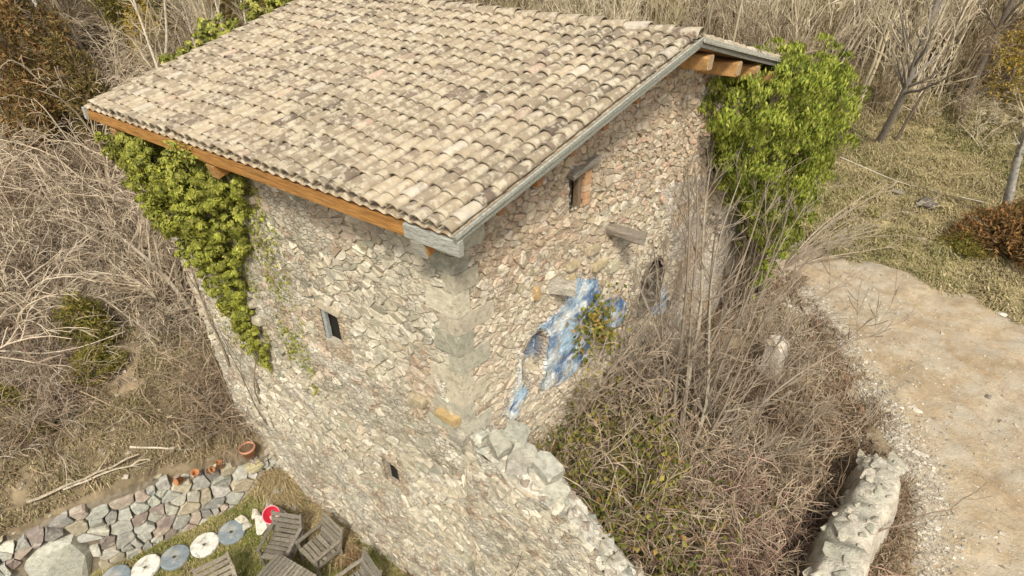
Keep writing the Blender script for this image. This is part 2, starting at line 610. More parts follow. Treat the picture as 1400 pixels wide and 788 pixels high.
frA = frame((0, .53, 0), (1, 0, 0), (0, 0, 1), (0, -1, 0))
frB = frame((-.32, .53, 0), BD, (0, 0, 1), NBV)
frR = frame((0, .545, 0), (1, 0, 0), (0, 0, 1), (0, -1, 0))

QU = []
rq = np.random.default_rng(5)
z = 10.62
k = 0
while z > 6.7:
    h = rq.uniform(.26, .42)
    la, lb = (rq.uniform(.42, .7), rq.uniform(.24, .4)) if k % 2 else (rq.uniform(.22, .36), rq.uniform(.45, .8))
    QU.append((z - h, z, la, lb))
    z -= h + .012
    k += 1
QU.append((6.55, 6.72, .85, .3))

NICHE = [(1.48, 7.0), (1.47, 7.35), (1.53, 7.6), (1.64, 7.78), (1.78, 7.86), (1.92, 7.8), (2.03, 7.62), (2.02, 7.1), (1.95, 6.8), (1.6, 6.85)]
BLUES = [[(2.55, 8.5), (2.98, 8.46), (3.5, 8.22), (3.65, 7.81), (3.5, 7.5), (3.4, 7.1), (3.4, 6.45), (2.8, 6.2), (2.5, 6.2), (1.92, 6.35), (1.98, 6.7), (2.08, 7.1), (2.08, 7.66), (1.9, 7.9), (1.75, 7.93), (1.58, 7.86), (1.86, 8.0), (2.5, 8.06), (2.58, 8.2)],
         [(1.0, 6.52), (1.08, 6.35), (1.3, 6.3), (1.52, 6.66), (1.46, 6.84), (1.28, 6.84)],
         [(3.7, 7.55), (4.2, 7.45), (4.6, 7.14), (4.62, 6.46), (4.1, 6.7), (3.8, 7.0)],
         [(5.66, 6.98), (6.37, 6.66), (6.5, 5.8), (5.86, 6.1)]]
RIM = [(1.35, 7.95), (1.42, 6.5), (1.25, 6.2), (1.05, 6.2), (.92, 6.5), (1.2, 7.0), (1.3, 7.5), (1.32, 7.85)]
ARCH = [(5.2, 6.3), (5.2, 7.3), (5.35, 7.6), (5.62, 7.72), (5.9, 7.6), (6.1, 7.25), (6.1, 6.3)]
SHADE_DOOR = [(7.62, 9.0), (7.62, 10.1), (8.5, 10.1), (8.5, 9.0)]
WINB = [(2.56, 9.98), (2.56, 10.62), (2.86, 10.64), (2.86, 9.98)]
WINA1 = [(-3.72, 7.22), (-3.74, 8.03), (-3.22, 7.97), (-3.22, 7.22)]
SURR_A1 = [(-4.02, 7.12), (-4.02, 8.06), (-3.0, 8.06), (-3.0, 6.9), (-3.4, 6.86), (-3.9, 6.95)]
WINA2 = [(-2.72, 3.78), (-2.72, 4.58), (-2.26, 4.42), (-2.24, 3.78)]
SURR_A2 = [(-2.78, 3.7), (-2.76, 4.66), (-2.2, 4.6), (-2.02, 4.3), (-2.02, 3.6), (-2.3, 3.75)]
PLASTER_B = [(5.4, 9.5), (7.5, 9.2), (8.6, 8.6), (9.6, 7.4), (10.5, 6.8), (10.6, 3.6), (7.4, 3.6), (6.7, 5.6), (6.6, 7.0), (6.0, 8.3)]
HOLES_B = [ARCH, SHADE_DOOR, WINB]
HOLES_A = [WINA1, WINA2]

def warp_poly_mask(u, v, poly, amp, seed):
    return inpoly(u + (fbm(u * 3.2, v * 3.2, seed=seed) - .5) * amp, v + (fbm(u * 3.2, v * 3.2, seed=seed + 5) - .5) * amp, poly)

def mortar(fr, u0, u1, v0, top, step, holes, dfun, cfun, name, parent, keep=None, mt=None):
    """the bedding mortar between the stones, one rough sheet with its openings cut out"""
    nu = int((u1 - u0) / step) + 1
    uu = np.linspace(u0, u1, nu)
    tp = top(uu)
    nv = int((tp.max() - v0) / step) + 1
    t = np.linspace(0, 1, nv)
    Ug = np.repeat(uu[:, None], nv, 1)
    Vg = v0 + t[None, :] * (tp[:, None] - v0)
    D = dfun(Ug, Vg)
    Cc = cfun(Ug, Vg)
    kill = np.zeros_like(Ug, bool)
    for h in holes:
        kill |= inpoly(Ug, Vg, h)
    k4 = kill[:-1, :-1] & kill[1:, :-1] & kill[1:, 1:] & kill[:-1, 1:]
    if keep is not None:
        k = ~keep(Ug, Vg)
        k4 = k4 | (k[:-1, :-1] | k[1:, :-1] | k[1:, 1:] | k[:-1, 1:])
    F = grid_faces(nu, nv, ~k4)
    P = fr(Ug.ravel(), Vg.ravel(), np.zeros(Ug.size)) + (fr(np.zeros(1), np.zeros(1), np.ones(1)) - fr(np.zeros(1), np.zeros(1), np.zeros(1))) * D.ravel()[:, None]
    return MB().add(P, F, Cc.reshape(-1, 3)).obj(name, mt or M_MORTAR, parent, smooth=True)

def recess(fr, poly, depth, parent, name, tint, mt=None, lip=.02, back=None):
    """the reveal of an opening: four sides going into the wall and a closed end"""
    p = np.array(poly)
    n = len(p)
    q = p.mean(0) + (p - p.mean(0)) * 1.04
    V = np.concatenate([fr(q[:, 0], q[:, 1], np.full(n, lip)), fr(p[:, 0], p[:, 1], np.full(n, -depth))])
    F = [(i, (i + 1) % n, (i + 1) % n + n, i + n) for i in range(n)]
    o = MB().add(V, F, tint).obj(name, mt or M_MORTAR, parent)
    MB().add(fr(p[:, 0] * 1, p[:, 1], np.full(n, -depth + .003)), [tuple(range(n))], back or (.02, .018, .015)).obj('shade_panel' if back is None else 'shutter', M_DARK if back is None else M_GREY, parent)  # near-black end panel: the shade of the interior is painted on
    return o

def dA(u, v):
    d = (fbm(u * 3, v * 3, seed=41) - .5) * .09 + (fbm(u * 11, v * 11, seed=43) - .5) * .06 - .014
    d += .05 * (ss(.44, .58, fbm(u * .8, v * .8, seed=45)))          # places where the pointing is thick
    for s in (SURR_A1, SURR_A2):
        m = warp_poly_mask(u, v, s, .12, 47)
        d = np.where(m, .012 + (fbm(u * 7, v * 7, seed=49) - .5) * .015, d)
    for a, b, la, lb in QU:
        d = np.where((u > -.34 - la) & (v > a - .02) & (v < b + .02), -.035, d)
    return d

def cA(u, v):
    n = fbm(u * 1.3, v * 1.3, seed=51)[..., None]
    n2 = fbm(u * 4, v * 4, seed=53)[..., None]
    c = np.array([.47, .42, .32]) + (np.array([.60, .55, .45]) - np.array([.47, .42, .32])) * np.clip((n - .34) * 3.4, 0, 1) * (.55 + .45 * ss(8.8, 6.5, v)[..., None])
    c = c + (np.array([.48, .33, .22]) - c) * (np.clip((n2 - .56) * 5, 0, .6))
    for s in (SURR_A1, SURR_A2):
        m = warp_poly_mask(u, v, s, .12, 47)[..., None]
        c = np.where(m, np.array([.57, .46, .33]) * (.88 + .24 * n2), c)
    return c

def dB(u, v):
    d = (fbm(u * 3, v * 3, seed=61) - .5) * .09 + (fbm(u * 11, v * 11, seed=63) - .5) * .06 - .011
    m = warp_poly_mask(u, v, PLASTER_B, .5, 65)
    d = np.where(m, .02 + (fbm(u * 5, v * 5, seed=66) - .5) * .05, d)
    for s in BLUES + [RIM]:
        m = warp_poly_mask(u, v, s, .16, 67)
        d = np.where(m, .03 + (fbm(u * 4, v * 4, seed=69) - .5) * .06 + (fbm(u * 14, v * 14, seed=70) - .5) * .03, d)
    m = inpoly(u, v, NICHE)
    r = np.clip(1 - ((u - 1.76) / .33) ** 2, 0, 1)
    d = np.where(m, -.02 - .34 * np.sqrt(r) * ss(6.7, 7.0, v), d)
    wnd = [(7.96, 6.8), (7.7, 7.6), (7.9, 7.95), (8.5, 7.7), (8.9, 6.9), (8.7, 6.4)]
    m = warp_poly_mask(u, v, wnd, .15, 71)
    d = np.where(m, -.28 + (fbm(u * 4, v * 4, seed=72) - .5) * .1, d)
    for a, b, la, lb in QU:
        d = np.where((u < lb + .02) & (v > a - .02) & (v < b + .02), -.035, d)
    return d

def cB(u, v):
    n = fbm(u * 1.3, v * 1.3, seed=71)[..., None]
    n2 = fbm(u * 5, v * 5, seed=73)[..., None]
    c = np.array([.52, .425, .31]) + (np.array([.60, .53, .42]) - np.array([.52, .425, .31])) * np.clip((n - .38) * 3, 0, 1)
    c = c + (np.array([.50, .34, .24]) - c) * np.clip((n2 - .57) * 5, 0, .35)
    m = warp_poly_mask(u, v, PLASTER_B, .5, 65)[..., None]
    c = np.where(m, np.array([.62, .55, .46]) * (.8 + .4 * n2) + (np.array([.52, .36, .25]) - .55) * np.clip((n - .5) * 3, 0, .6), c)
    m = warp_poly_mask(u, v, RIM, .16, 67)[..., None]
    c = np.where(m, np.array([.66, .66, .60]) * (.85 + .3 * n2), c)
    bn = fbm(u * 2.2, v * 2.2, seed=75)[..., None]
    sp = fbm(u * 4 + 2 * n[..., 0], v * 5, seed=77)[..., None]
    deep = np.array([.10, .165, .30])
    pale = np.array([.37, .51, .63])
    wht = np.array([.70, .75, .76])
    sx = np.clip(1 - np.abs((u - 2.25) - (v - 7.2) * .35) / .38, 0, 1)[..., None] * ss(8.2, 7.9, v)[..., None]
    b = deep + (pale - deep) * np.clip((bn - .46) * 4 + sx * .75, 0, 1)
    b = b + (wht - b) * np.clip((sp - .52) * 6 + sx * .55, 0, 1)
    b = b + (np.array([.42, .38, .29]) - b) * np.clip((fbm(u * 3, v * 3, seed=79)[..., None] - .62) * 7, 0, .7)
    for s in BLUES:
        m = warp_poly_mask(u, v, s, .16, 67)[..., None]
        c = np.where(m, b, c)
    m = inpoly(u, v, NICHE)[..., None]
    earth = np.array([.40, .34, .24])
    nb = np.array([.08, .14, .30]) + (np.array([.22, .28, .36]) - np.array([.08, .14, .30])) * n2
    nb = nb + (earth - nb) * np.clip(ss(7.2, 6.95, v)[..., None] + (n2 - .5) * .5, 0, 1)
    c = np.where(m, nb, c)
    return c

wallA = mortar(frA, -8.75, -.385, -.6, lambda u: np.full_like(u, 10.98), .04, HOLES_A, dA, cA, 'wall', house)
wallB = mortar(frB, 0.0, 10.62, 2.6, lambda u: roof_z(.53 + u * BD[1]) - .17, .04, HOLES_B, dB, cB, 'wall', house)
def blue_zone(u, v):
    m = inpoly(u, v, NICHE)
    for s in BLUES + [RIM]:
        m |= warp_poly_mask(u, v, s, .16, 67)
    return m
mortar(frB, .8, 6.7, 5.5, lambda u: np.full_like(u, 8.75), .025, [ARCH], lambda u, v: dB(u, v) + .014, cB, 'blue_plaster', wallB, blue_zone, M_PLASTER)
# the corner strip above the ruined wall and the walls that face away
bk = frB(np.array([10.62]), np.array([0.0]), np.array([0.0]))[0]
MB().add([(-8.75, .53, -.6), (-8.75, bk[1], -.6), (-8.75, bk[1], 10.9), (-8.75, RW, 12.2), (-8.75, .53, 10.98)], [(0, 1, 2, 3, 4)], (.45, .39, .29)).obj('wall', M_STONE, house)
MB().add([(-8.75, bk[1], -.6), (bk[0], bk[1], -.6), (bk[0], bk[1], 10.9), (-8.75, bk[1], 10.9)], [(0, 1, 2, 3)], (.45, .39, .29)).obj('wall', M_STONE, house)
MB().add(frA(np.array([-.40, -.31, -.31, -.40]), np.array([6.5, 6.5, 11, 11]), np.array([-.03, -.03, -.03, -.03])), [(0, 1, 2, 3)], (.42, .39, .3)).obj('quoin_bed', M_MORTAR, house)

ruin_top = lambda u: np.interp(u, [-.37, -.2, .1, .64, .94, 1.3, 1.65, 2.09, 2.53, 3.2, 4.2, 5.8], [6.62, 6.55, 6.3, 6.02, 5.98, 6.0, 5.95, 5.55, 5.1, 4.75, 4.6, 4.4]) + (vnoise(u * 4, 0, seed=8) - .5) * .16
back_top = lambda u: np.interp(u, [-.37, .02, .72, 1.25, 1.72, 2.65, 3.2, 4.2, 5.8], [6.5, 6.4, 6.36, 6.0, 5.55, 4.68, 4.5, 4.4, 4.3]) + (vnoise(u * 4, 3, seed=9) - .5) * .14

STONES = []                # (score, owner, verts, faces, tint)
def lay(fr, u0, u1, v0, v1, mean, asp, pal, skip, owner, seed, gap=.016, hmu=.016, hsd=.015, tintf=None, probs=None, bias=None):
    rng = np.random.default_rng(seed)
    S = seeds(u0, u1, v0, v1, mean, rng, asp)
    S = S[(S[:, 0] > u0) & (S[:, 0] < u1) & (S[:, 1] > v0) & (S[:, 1] < v1)]
    if bias is not None:
        S = bias(S, rng)
    for poly in voronoi(S, (u0, u1, v0, v1), asp * .85):
        c = poly.mean(0)
        ext = poly.max(0) - poly.min(0)
        if min(ext) < .035 or skip(c, poly):
            continue
        t = pick(pal, rng, probs)
        if tintf is not None:
            t = tintf(c, t, rng)
        h = rng.normal(hmu, hsd)
        V, F = stone_mesh(poly, gap, h, fr, rng)
        sc = seen_size(V.mean(0)) * math.sqrt(ext[0] * ext[1])
        if h < -.005:
            sc *= .4
        STONES.append((sc, owner, V, F, t))

def touches(poly, c, regions, grow=.0):
    for r in regions:
        r = np.array(r)
        if inpoly(np.array([c[0]]), np.array([c[1]]), r)[0] or inpoly(poly[:, 0], poly[:, 1], r).any():
            return True
    return False

def skipA(c, poly):
    if poly[:, 0].max() > -.37:
        poly[:, 0] = np.minimum(poly[:, 0], -.375)
    if c[1] > 6.55:
        for a, b, la, lb in QU:
            if c[0] > -.32 - la and a - .03 < c[1] < b + .03:
                return True
    if touches(poly, c, [SURR_A1, SURR_A2], .0):
        return True
    return touches(poly, c, HOLES_A)

def skipB(c, poly):
    if poly[:, 1].max() > roof_z(.53 + c[0] * BD[1]) - .15:
        return True
    for a, b, la, lb in QU:
        if c[0] < lb and a - .03 < c[1] < b + .03:
            return True
    if touches(poly, c, HOLES_B + BLUES + [NICHE]):
        return True
    if inpoly(np.array([c[0]]), np.array([c[1]]), RIM)[0]:
        return True
    return bool(inpoly(np.array([c[0]]), np.array([c[1]]), PLASTER_B)[0]) and (int(c[0] * 997 + c[1] * 373) % 10) < 8

def tA(c, t, rng):
    n = float(fbm(np.array([c[0] * .9]), np.array([c[1] * .9]), seed=81)[0])
    if n > .56 and c[1] > 6:
        t = t * .7 + np.array([.46, .29, .2]) * .3
    if n < .42:
        t = t * .6 + np.array([.62, .57, .45]) * .4
    return t
def tB(c, t, rng):
    n = float(fbm(np.array([c[0] * .9]), np.array([c[1] * .9]), seed=83)[0])
    if n > .54:
        t = t * .75 + np.array([.52, .38, .27]) * .25
    if c[1] < 8.9:
        t = t * .55 + np.array([.59, .53, .41]) * .45
    return t
def tR(c, t, rng):
    return t * .7 + np.array([.56, .50, .38]) * .3

lay(frA, -8.75, -.375, -.4, 10.95, .225, 1.8, PAL_GREY, skipA, 'A', 101, tintf=tA, gap=.010, hmu=.012, hsd=.015)
lay(frB, 0.0, 10.6, 2.8, 12.3, .165, 1.75, PAL_WARM, skipB, 'B', 102, tintf=tB, gap=.008, hmu=.012, hsd=.013)
lay(frR, -.36, 5.7, -.4, 6.6, .25, 1.9, PAL_GREY, lambda c, p: p[:, 1].max() > float(ruin_top(np.array([c[0]]))[0]) + .02, 'R', 103, hmu=.006, hsd=.016, tintf=tR)

# quoins: large squared blocks that turn the corner
for a, b, la, lb in QU:
    o = np.array([-.32, .53, (a + b) / 2])
    for ln, dirv, nv in ((la, np.array([-1.0, 0, 0]), np.array([0, -1.0, 0])), (lb, BD, NBV)):
        pass
    V, F = block(rq, la, lb, b - a, .08, .014)
    L = np.array([[-1.0, 0, 0], BD, [0, 0, 1.0]])
    V = (V + np.array([la / 2 - .016, lb / 2 - .016, 0])) @ L + o
    t = pick(np.array([(.43, .41, .32), (.50, .455, .35), (.39, .375, .29), (.47, .42, .32)]), rq)
    STONES.append((seen_size(o) * .6, 'A', V, F, t))

# rubble lying on the broken top of the ruined wall
rr = np.random.default_rng(15)
for i in range(190):
    u = rr.uniform(-.3, 3.4) if i < 165 else rr.uniform(3.2, 5.6)
    f = rr.uniform(.05, .95)
    zt = float(ruin_top(np.array([u]))[0] * (1 - f) + back_top(np.array([u]))[0] * f)
    V, F = rock(rr, 13, .55)
    big = rr.random()
    s = rr.uniform(.10, .24) if big < .85 else rr.uniform(.28, .40)
    if u < 0.2:
        s *= .8
    V = V * np.array([s, s * rr.uniform(.6, .9), s * rr.uniform(.4, .7)])
    R = np.array(Matrix.Rotation(rr.uniform(0, 6.3), 3, 'Z') @ Matrix.Rotation(rr.normal(0, .3), 3, 'X'))
    P = V @ R.T + np.array([u, .56 + f * .62, zt + .02])
    STONES.append((seen_size(P.mean(0)) * s * 1.3, 'R', P, F, pick(np.array([(.44, .43, .36), (.36, .36, .30), (.55, .52, .44), (.33, .27, .22), (.5, .45, .36)]), rr)))
for (u, y, zz, sx, sy, sz, rz) in ((.62, .95, 6.42, .42, .3, .22, .2), (1.02, 1.0, 6.28, .5, .36, .28, -.3), (1.22, .86, 5.98, .56, .32, .24, .1), (.55, .8, 6.2, .35, .3, .22, .6), (.2, .8, 6.5, .38, .3, .24, -.4), (.35, 1.1, 6.55, .42, .34, .26, .3)):
    V, F = block(rr, sx, sy, sz, .3, .08)
    R = np.array(Matrix.Rotation(rz, 3, 'Z') @ Matrix.Rotation(.2, 3, 'Y'))
    STONES.append((1, 'R', V @ R.T + np.array([u, y, zz]), F, pick(np.array([(.45, .43, .355), (.38, .37, .31)]), rr)))

def flush(owners, parents, limit=300):
    S = [s for s in STONES if s[1] in owners]
    S.sort(key=lambda s: -s[0])
    rest = {}
    for i, (sc, ow, V, F, t) in enumerate(S):
        if i < limit:
            MB().add(V, F, t).obj('stone', M_STONE, parents[ow])
        else:
            rest.setdefault(ow, MB()).add(V, F, t)
    for ow, b in rest.items():
        b.obj('rubble_stones', M_STONE, parents[ow], kind='stuff')

def dR(u, v):
    return (fbm(u * 3, v * 3, seed=85) - .5) * .09 + (fbm(u * 11, v * 11, seed=86) - .5) * .05 - .008 + .05 * ss(.46, .6, fbm(u * .8, v * .8, seed=87))
wallR = mortar(frR, -.37, 5.8, -.6, ruin_top, .04, [], dR, lambda u, v: cA(u, v) * .97, 'wall', ruin)
uu = np.linspace(-.37, 5.8, 150)
ff = np.linspace(0, 1, 16)
Ug = np.repeat(uu[:, None], 16, 1)
Zg = ruin_top(uu)[:, None] * (1 - ff) + back_top(uu)[:, None] * ff
Zg = Zg + (fbm(Ug * 4, ff[None] * 3 + Ug * 0, seed=88) - .5) * .28 * np.sin(np.clip(ff, .02, .98) * math.pi)[None] + (fbm(Ug * 13, ff[None] * 9 + Ug * 0, seed=89) - .5) * .12 * np.sin(np.clip(ff, .02, .98) * math.pi)[None]
Yg = np.repeat((.56 + ff * .66)[None], 150, 0)
tn = fbm(Ug * 3, Yg * 3, seed=90)[..., None]
P = np.concatenate([np.stack([Ug, Yg, Zg], -1), np.stack([Ug[:, -1:], Yg[:, -1:] + .02, np.full((150, 1), 2.6)], -1)], 1)
Cc = np.array([.40, .38, .31]) + (np.array([.60, .57, .5]) - np.array([.40, .38, .31])) * np.clip((tn - .35) * 3, 0, 1)
Cc = np.concatenate([Cc, Cc[:, -1:]], 1)
MB().add(P, grid_faces(150, 17), Cc.reshape(-1, 3)).obj('wall_core', M_CORE, ruin, smooth=True)
flush('AB', {'A': wallA, 'B': wallB})
flush('R', {'R': wallR})

# openings
win = thing('w', '', '')
bpy.data.objects.remove(win)
def opening(nm):
    o = bpy.data.objects.new(nm, None)
    C.objects.link(o)
    o.parent = house
    return o
w1 = opening('window')
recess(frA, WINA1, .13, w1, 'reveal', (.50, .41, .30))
for (ua, ub, za, zb, d, tt) in ((-3.68, -3.665, 7.22, 8.0, -.05, (.40, .42, .40)), (-3.32, -3.32, 7.24, 7.96, -.12, (.13, .105, .06))):
    V, F = beam(frA(np.array([ua]), np.array([za]), np.array([d]))[0], frA(np.array([ub]), np.array([zb]), np.array([d]))[0], .075, .10, (0, 1, 0), jit=.006)
    MB().add(V, F, tt).obj('frame', M_GREY, w1)
V, F = beam(frA(np.array([-3.72]), np.array([7.24]), np.array([-.05]))[0], frA(np.array([-3.26]), np.array([7.22]), np.array([-.05]))[0], .14, .04, jit=.004)
MB().add(V, F, (.45, .40, .31)).obj('sill', M_GREY, w1)
V, F = block(rq, .62, .14, .16, .2, .05)
MB().add(V + np.array([-3.42, .54, 8.1]), F, (.50, .43, .32)).obj('lintel', M_STONE, w1)
w2 = opening('window')
recess(frA, WINA2, .13, w2, 'reveal', (.47, .39, .29))
for (u, tt) in ((-2.67, (.30, .27, .21)), (-2.40, (.14, .12, .09))):
    V, F = beam((u, .53 + .10, 3.79), (u, .53 + .10, 4.46), .06, .03, (0, 1, 0))
    MB().add(V, F, tt).obj('board', M_GREY, w2)
w3 = opening('window')
recess(frB, WINB, .6, w3, 'reveal', (.09, .075, .055))  # reveal tinted near-black, the shade of the recess put into its colour
def bpt(s, zz, d):
    return frB(np.array([s]), np.array([zz]), np.array([d]))[0]
V, F = beam(bpt(2.80, 9.98, -.05), bpt(2.80, 10.63, -.05), .10, .12, NBV, jit=.004)
MB().add(V, F, (.27, .19, .12)).obj('jamb', M_GREY, w3)
for i in range(5):
    V, F = block(rq, .17, .10, .115, .15, .06)
    zc = 10.04 + i * .125
    R = np.stack([BD, NBV, np.array([0, 0, 1.0])])
    MB().add(V @ R + bpt(2.95, zc, .0), F, (.52, .32, .18) if i != 2 else (.56, .40, .27)).obj('brick', M_CLAY, w3)
V, F = beam(bpt(2.46, 10.64, .05), bpt(3.14, 10.80, .07), .16, .07, jit=.012)
MB().add(V, F, (.30, .27, .22)).obj('lintel', M_GREY, w3)
recess(frB, ARCH, 1.1, opening('arched_opening'), 'reveal', (.22, .19, .15))  # dark reveal tint paints in the shade of the deep arch
recess(frB, SHADE_DOOR, .9, opening('doorway'), 'reveal', (.10, .09, .07))  # reveal tinted near-black: doorway shade painted into the colour
for (s, zz, ln, wd, tt, rise) in ((3.72, 9.2, .62, .22, (.27, .23, .18), -.12), (2.08, 8.7, .34, .26, (.44, .40, .33), -.05)):
    p0 = bpt(s, zz, -.15)
    V, F = beam(p0, bpt(s + .34, zz + rise, ln), wd, wd * .8, jit=.014, bev=.03)
    MB().add(V, F, tt).obj('beam_stub', M_GREY, house)
for (s, zz, a, b, tt) in ((3.25, 8.98, .36, .13, (.40, .33, .22)), (3.5, 8.55, .4, .14, (.48, .40, .25)), (2.6, 8.62, .26, .2, (.50, .41, .24)), (2.65, 8.9, .3, .12, (.45, .37, .23)), (1.72, 8.78, .12, .2, (.50, .33, .15)), (3.95, 8.3, .34, .2, (.46, .42, .30)), (4.3, 8.75, .4, .16, (.45, .42, .34))):
    V, F = block(rq, a, .2, b, .25, .1)
    R = np.stack([BD, NBV, np.array([0, 0, 1.0])])
    MB().add(V @ R + bpt(s, zz, .0), F, tt).obj('ledge_stone', M_STONE, wallB)
for (u, zz, a, b, tt) in ((-.62, 6.98, .46, .14, (.46, .33, .16)), (-1.3, 7.0, .34, .16, (.40, .33, .21)), (-.42, 6.6, .3, .16, (.34, .31, .25))):
    V, F = block(rq, a, .3, b, .2, .08)
    MB().add(V + np.array([u, .53, zz]), F, tt).obj('ledge_stone', M_STONE, wallA)
# stones fallen out of wall A leave shelves
for (u, zz, a, b) in ((-6.1, 7.2, .3, .2), (-6.3, 6.9, .3, .22), (-6.0, 6.75, .26, .2), (-5.2, 10.25, .3, .3), (-5.0, 9.9, .34, .12)):
    V, F = block(rq, a, .26, b, .3, .12)
    MB().add(V + np.array([u, .52, zz]), F, pick(PAL_GREY, rq)).obj('ledge_stone', M_STONE, wallA)

# ------------------------------------------------------------------ roof
UR = np.array([SK * RW, RW, RH])
LR = float(np.linalg.norm(UR))
UR = UR / LR
AV = np.array([-1.0, 0, 0])
NR = nrm(np.cross(UR, AV))
NR = NR * np.sign(NR[2])
P0 = np.array([0, 0, RZ0])
def rp(x, v, d):
    """a point of the near roof slope: x along the eave, v up the rake, d above the plane"""
    return P0 + np.array([1.0, 0, 0]) * x + UR * v + NR * d
UF = nrm(np.array([SK * RW, RW, -RH]))
NF = nrm(np.cross(UF, AV))
NF = NF * np.sign(NF[2])
PR = P0 + UR * LR
def rf(x, v, d):
    return PR + np.array([1.0, 0, 0]) * x + UF * v + NF * d

rk = np.random.default_rng(21)
X0, X1 = -9.17, .22
def slab(f, d0, d1, L):
    V = [f(x, v, d) for d in (d0, d1) for x, v in ((X0, 0), (X1, 0), (X1, L), (X0, L))]
    return np.array(V), BOXF
V, F = slab(rp, -.11, -.04, LR - .01)
roof = MB().add(V, F, (.36, .20, .09)).obj('roof', M_WOODY, house)
V, F = slab(rf, -.11, -.04, LR)
MB().add(V, F, (.36, .20, .09)).obj('roof_boarding', M_WOODY, roof)

def tile_mesh(f, x, v, ln, r0, r1, hgt, lift0, lift1, seg, ang=0.0, wob=0.0):
    """a barrel tile: wide lower end lying on the tile below, with the clay's thickness showing"""
    th = np.linspace(0, math.pi, seg + 1)
    V = []
    for (vv, r, hh, lf) in ((v, r0, hgt, lift0), (v + ln, r1, hgt * .85, lift1)):
        for rr_, hh_ in ((r, hh), (r - .02, hh - .02)):
            xs = x + np.cos(th) * rr_ + ang * (vv - v) + wob
            hs_ = np.sin(th) * hh_ + lf
            V += [f(a, vv, b) for a, b in zip(xs, hs_)]
    n = seg + 1
    V = np.array(V)
    F = []
    for k in range(seg):
        a, b = k, k + 1
        F.append((a, b, 2 * n + b, 2 * n + a))
        F.append((n + b, n + a, 3 * n + a, 3 * n + b))
        F.append((b, a, n + a, n + b))
    F.append((0, n, 3 * n, 2 * n))
    F.append((n - 1, 3 * n - 1, 4 * n - 1, 2 * n - 1)[::-1])
    return V, F

def tile_tint(rng):
    r = rng.random()
    if r < .66:
        c = np.array([.355, .288, .20])
    elif r < .86:
        c = np.array([.275, .222, .16])
    elif r < .93:
        c = np.array([.22, .17, .125])
    elif r < .955:
        c = np.array([.17, .13, .10])
    elif r < .975:
        c = np.array([.42, .31, .23])
    else:
        c = np.array([.50, .44, .36])
    return np.clip(c * rng.uniform(.88, 1.13), .02, .8)

SP = .23
tiles = []
E16 = LR / 16
for k in range(40):
    xc = -k * SP + .10
    off = rk.normal(0, .035) + .04 * math.sin(k * .55)
    for r in range(17):
        v = (r - .59) * E16 + off + rk.normal(0, .012)
        ln = E16 + .10
        if r == 0:
            ln -= max(0, -.02 - v) if v < -.02 else 0
            v = max(v, -.02) + rk.normal(0, .012)
        if v + ln > LR + .02:
            ln = LR + .02 - v
        if ln < .1:
            continue
        V, F = tile_mesh(rp, xc + rk.normal(0, .009), v, ln, .113, .094, .090, .045 + rk.normal(0, .005), .010, 10, rk.normal(0, .02))
        st_ = float(fbm(np.array([xc * .8]), np.array([v * .8]), seed=7)[0])
        tiles.append((seen_size(V.mean(0)), V, F, tile_tint(rk) * (.62 + .72 * st_)))
tiles.sort(key=lambda t: -t[0])
b = MB()
for i, (s, V, F, t) in enumerate(tiles):
    if i < 300:
        MB().add(V, F, t).obj('roof_tile', M_TILE, roof, smooth=False)
    else:
        b.add(V, F, t)
b.obj('roof_tiles', M_TILE, roof, kind='stuff')
# the channel tiles under them: one troughed sheet of clay
b = MB()
xs = np.arange(X0, X1, SP / 8)
vs = np.linspace(-.05, LR, 60)
XX, VV = np.meshgrid(xs, vs, indexing='ij')
stp = (VV / E16) % 1.0
DD = -.005 - .045 * (.5 + .5 * np.cos((XX - .10 + SP / 2) / SP * 2 * math.pi)) + .018 * (1 - stp)
Pn = P0 + XX[..., None] * np.array([1.0, 0, 0]) + VV[..., None] * UR + DD[..., None] * NR
b.add(Pn, grid_faces(len(xs), len(vs)), (.30, .23, .15))
b.obj('channel_tiles', M_TILE, roof, smooth=True, kind='stuff')
b = MB()
for k in range(40):
    for r in range(16):
        V, F = tile_mesh(rf, -k * SP + .10 + rk.normal(0, .006), LR - (r) * E16 - .02, -(E16 + .1) if False else E16 * -1.2, .112, .092, .085, .035, .012, 5)
        b.add(V, F, tile_tint(rk))
b.obj('far_slope_tiles', M_TILE, roof, kind='stuff')
# ridge
x = X1 + .05
i = 0
while x > X0:
    ln = rk.uniform(.40, .46)
    th = np.linspace(-.25, math.pi + .25, 10)
    V = []
    for (xx, r, lf) in ((x, .15, .05), (x - ln - .07, .125, .02)):
        for q in (0, .022):
            for a in th:
                V.append(PR + np.array([xx, 0, 0]) + np.array([0, 1, 0]) * math.cos(a) * (r - q) * 1.15 + np.array([0, 0, 1]) * (math.sin(a) * (r - q) * .8 + lf))
    n = len(th)
    F = []
    for k in range(n - 1):
        F += [(k, k + 1, 2 * n + k + 1, 2 * n + k), (n + k + 1, n + k, 3 * n + k, 3 * n + k + 1), (k + 1, k, n + k, n + k + 1)]
    MB().add(np.array(V) + rk.normal(0, .006, 3), F, tile_tint(rk) * .95).obj('ridge_tile', M_TILE, roof)
    x -= ln
    i += 1

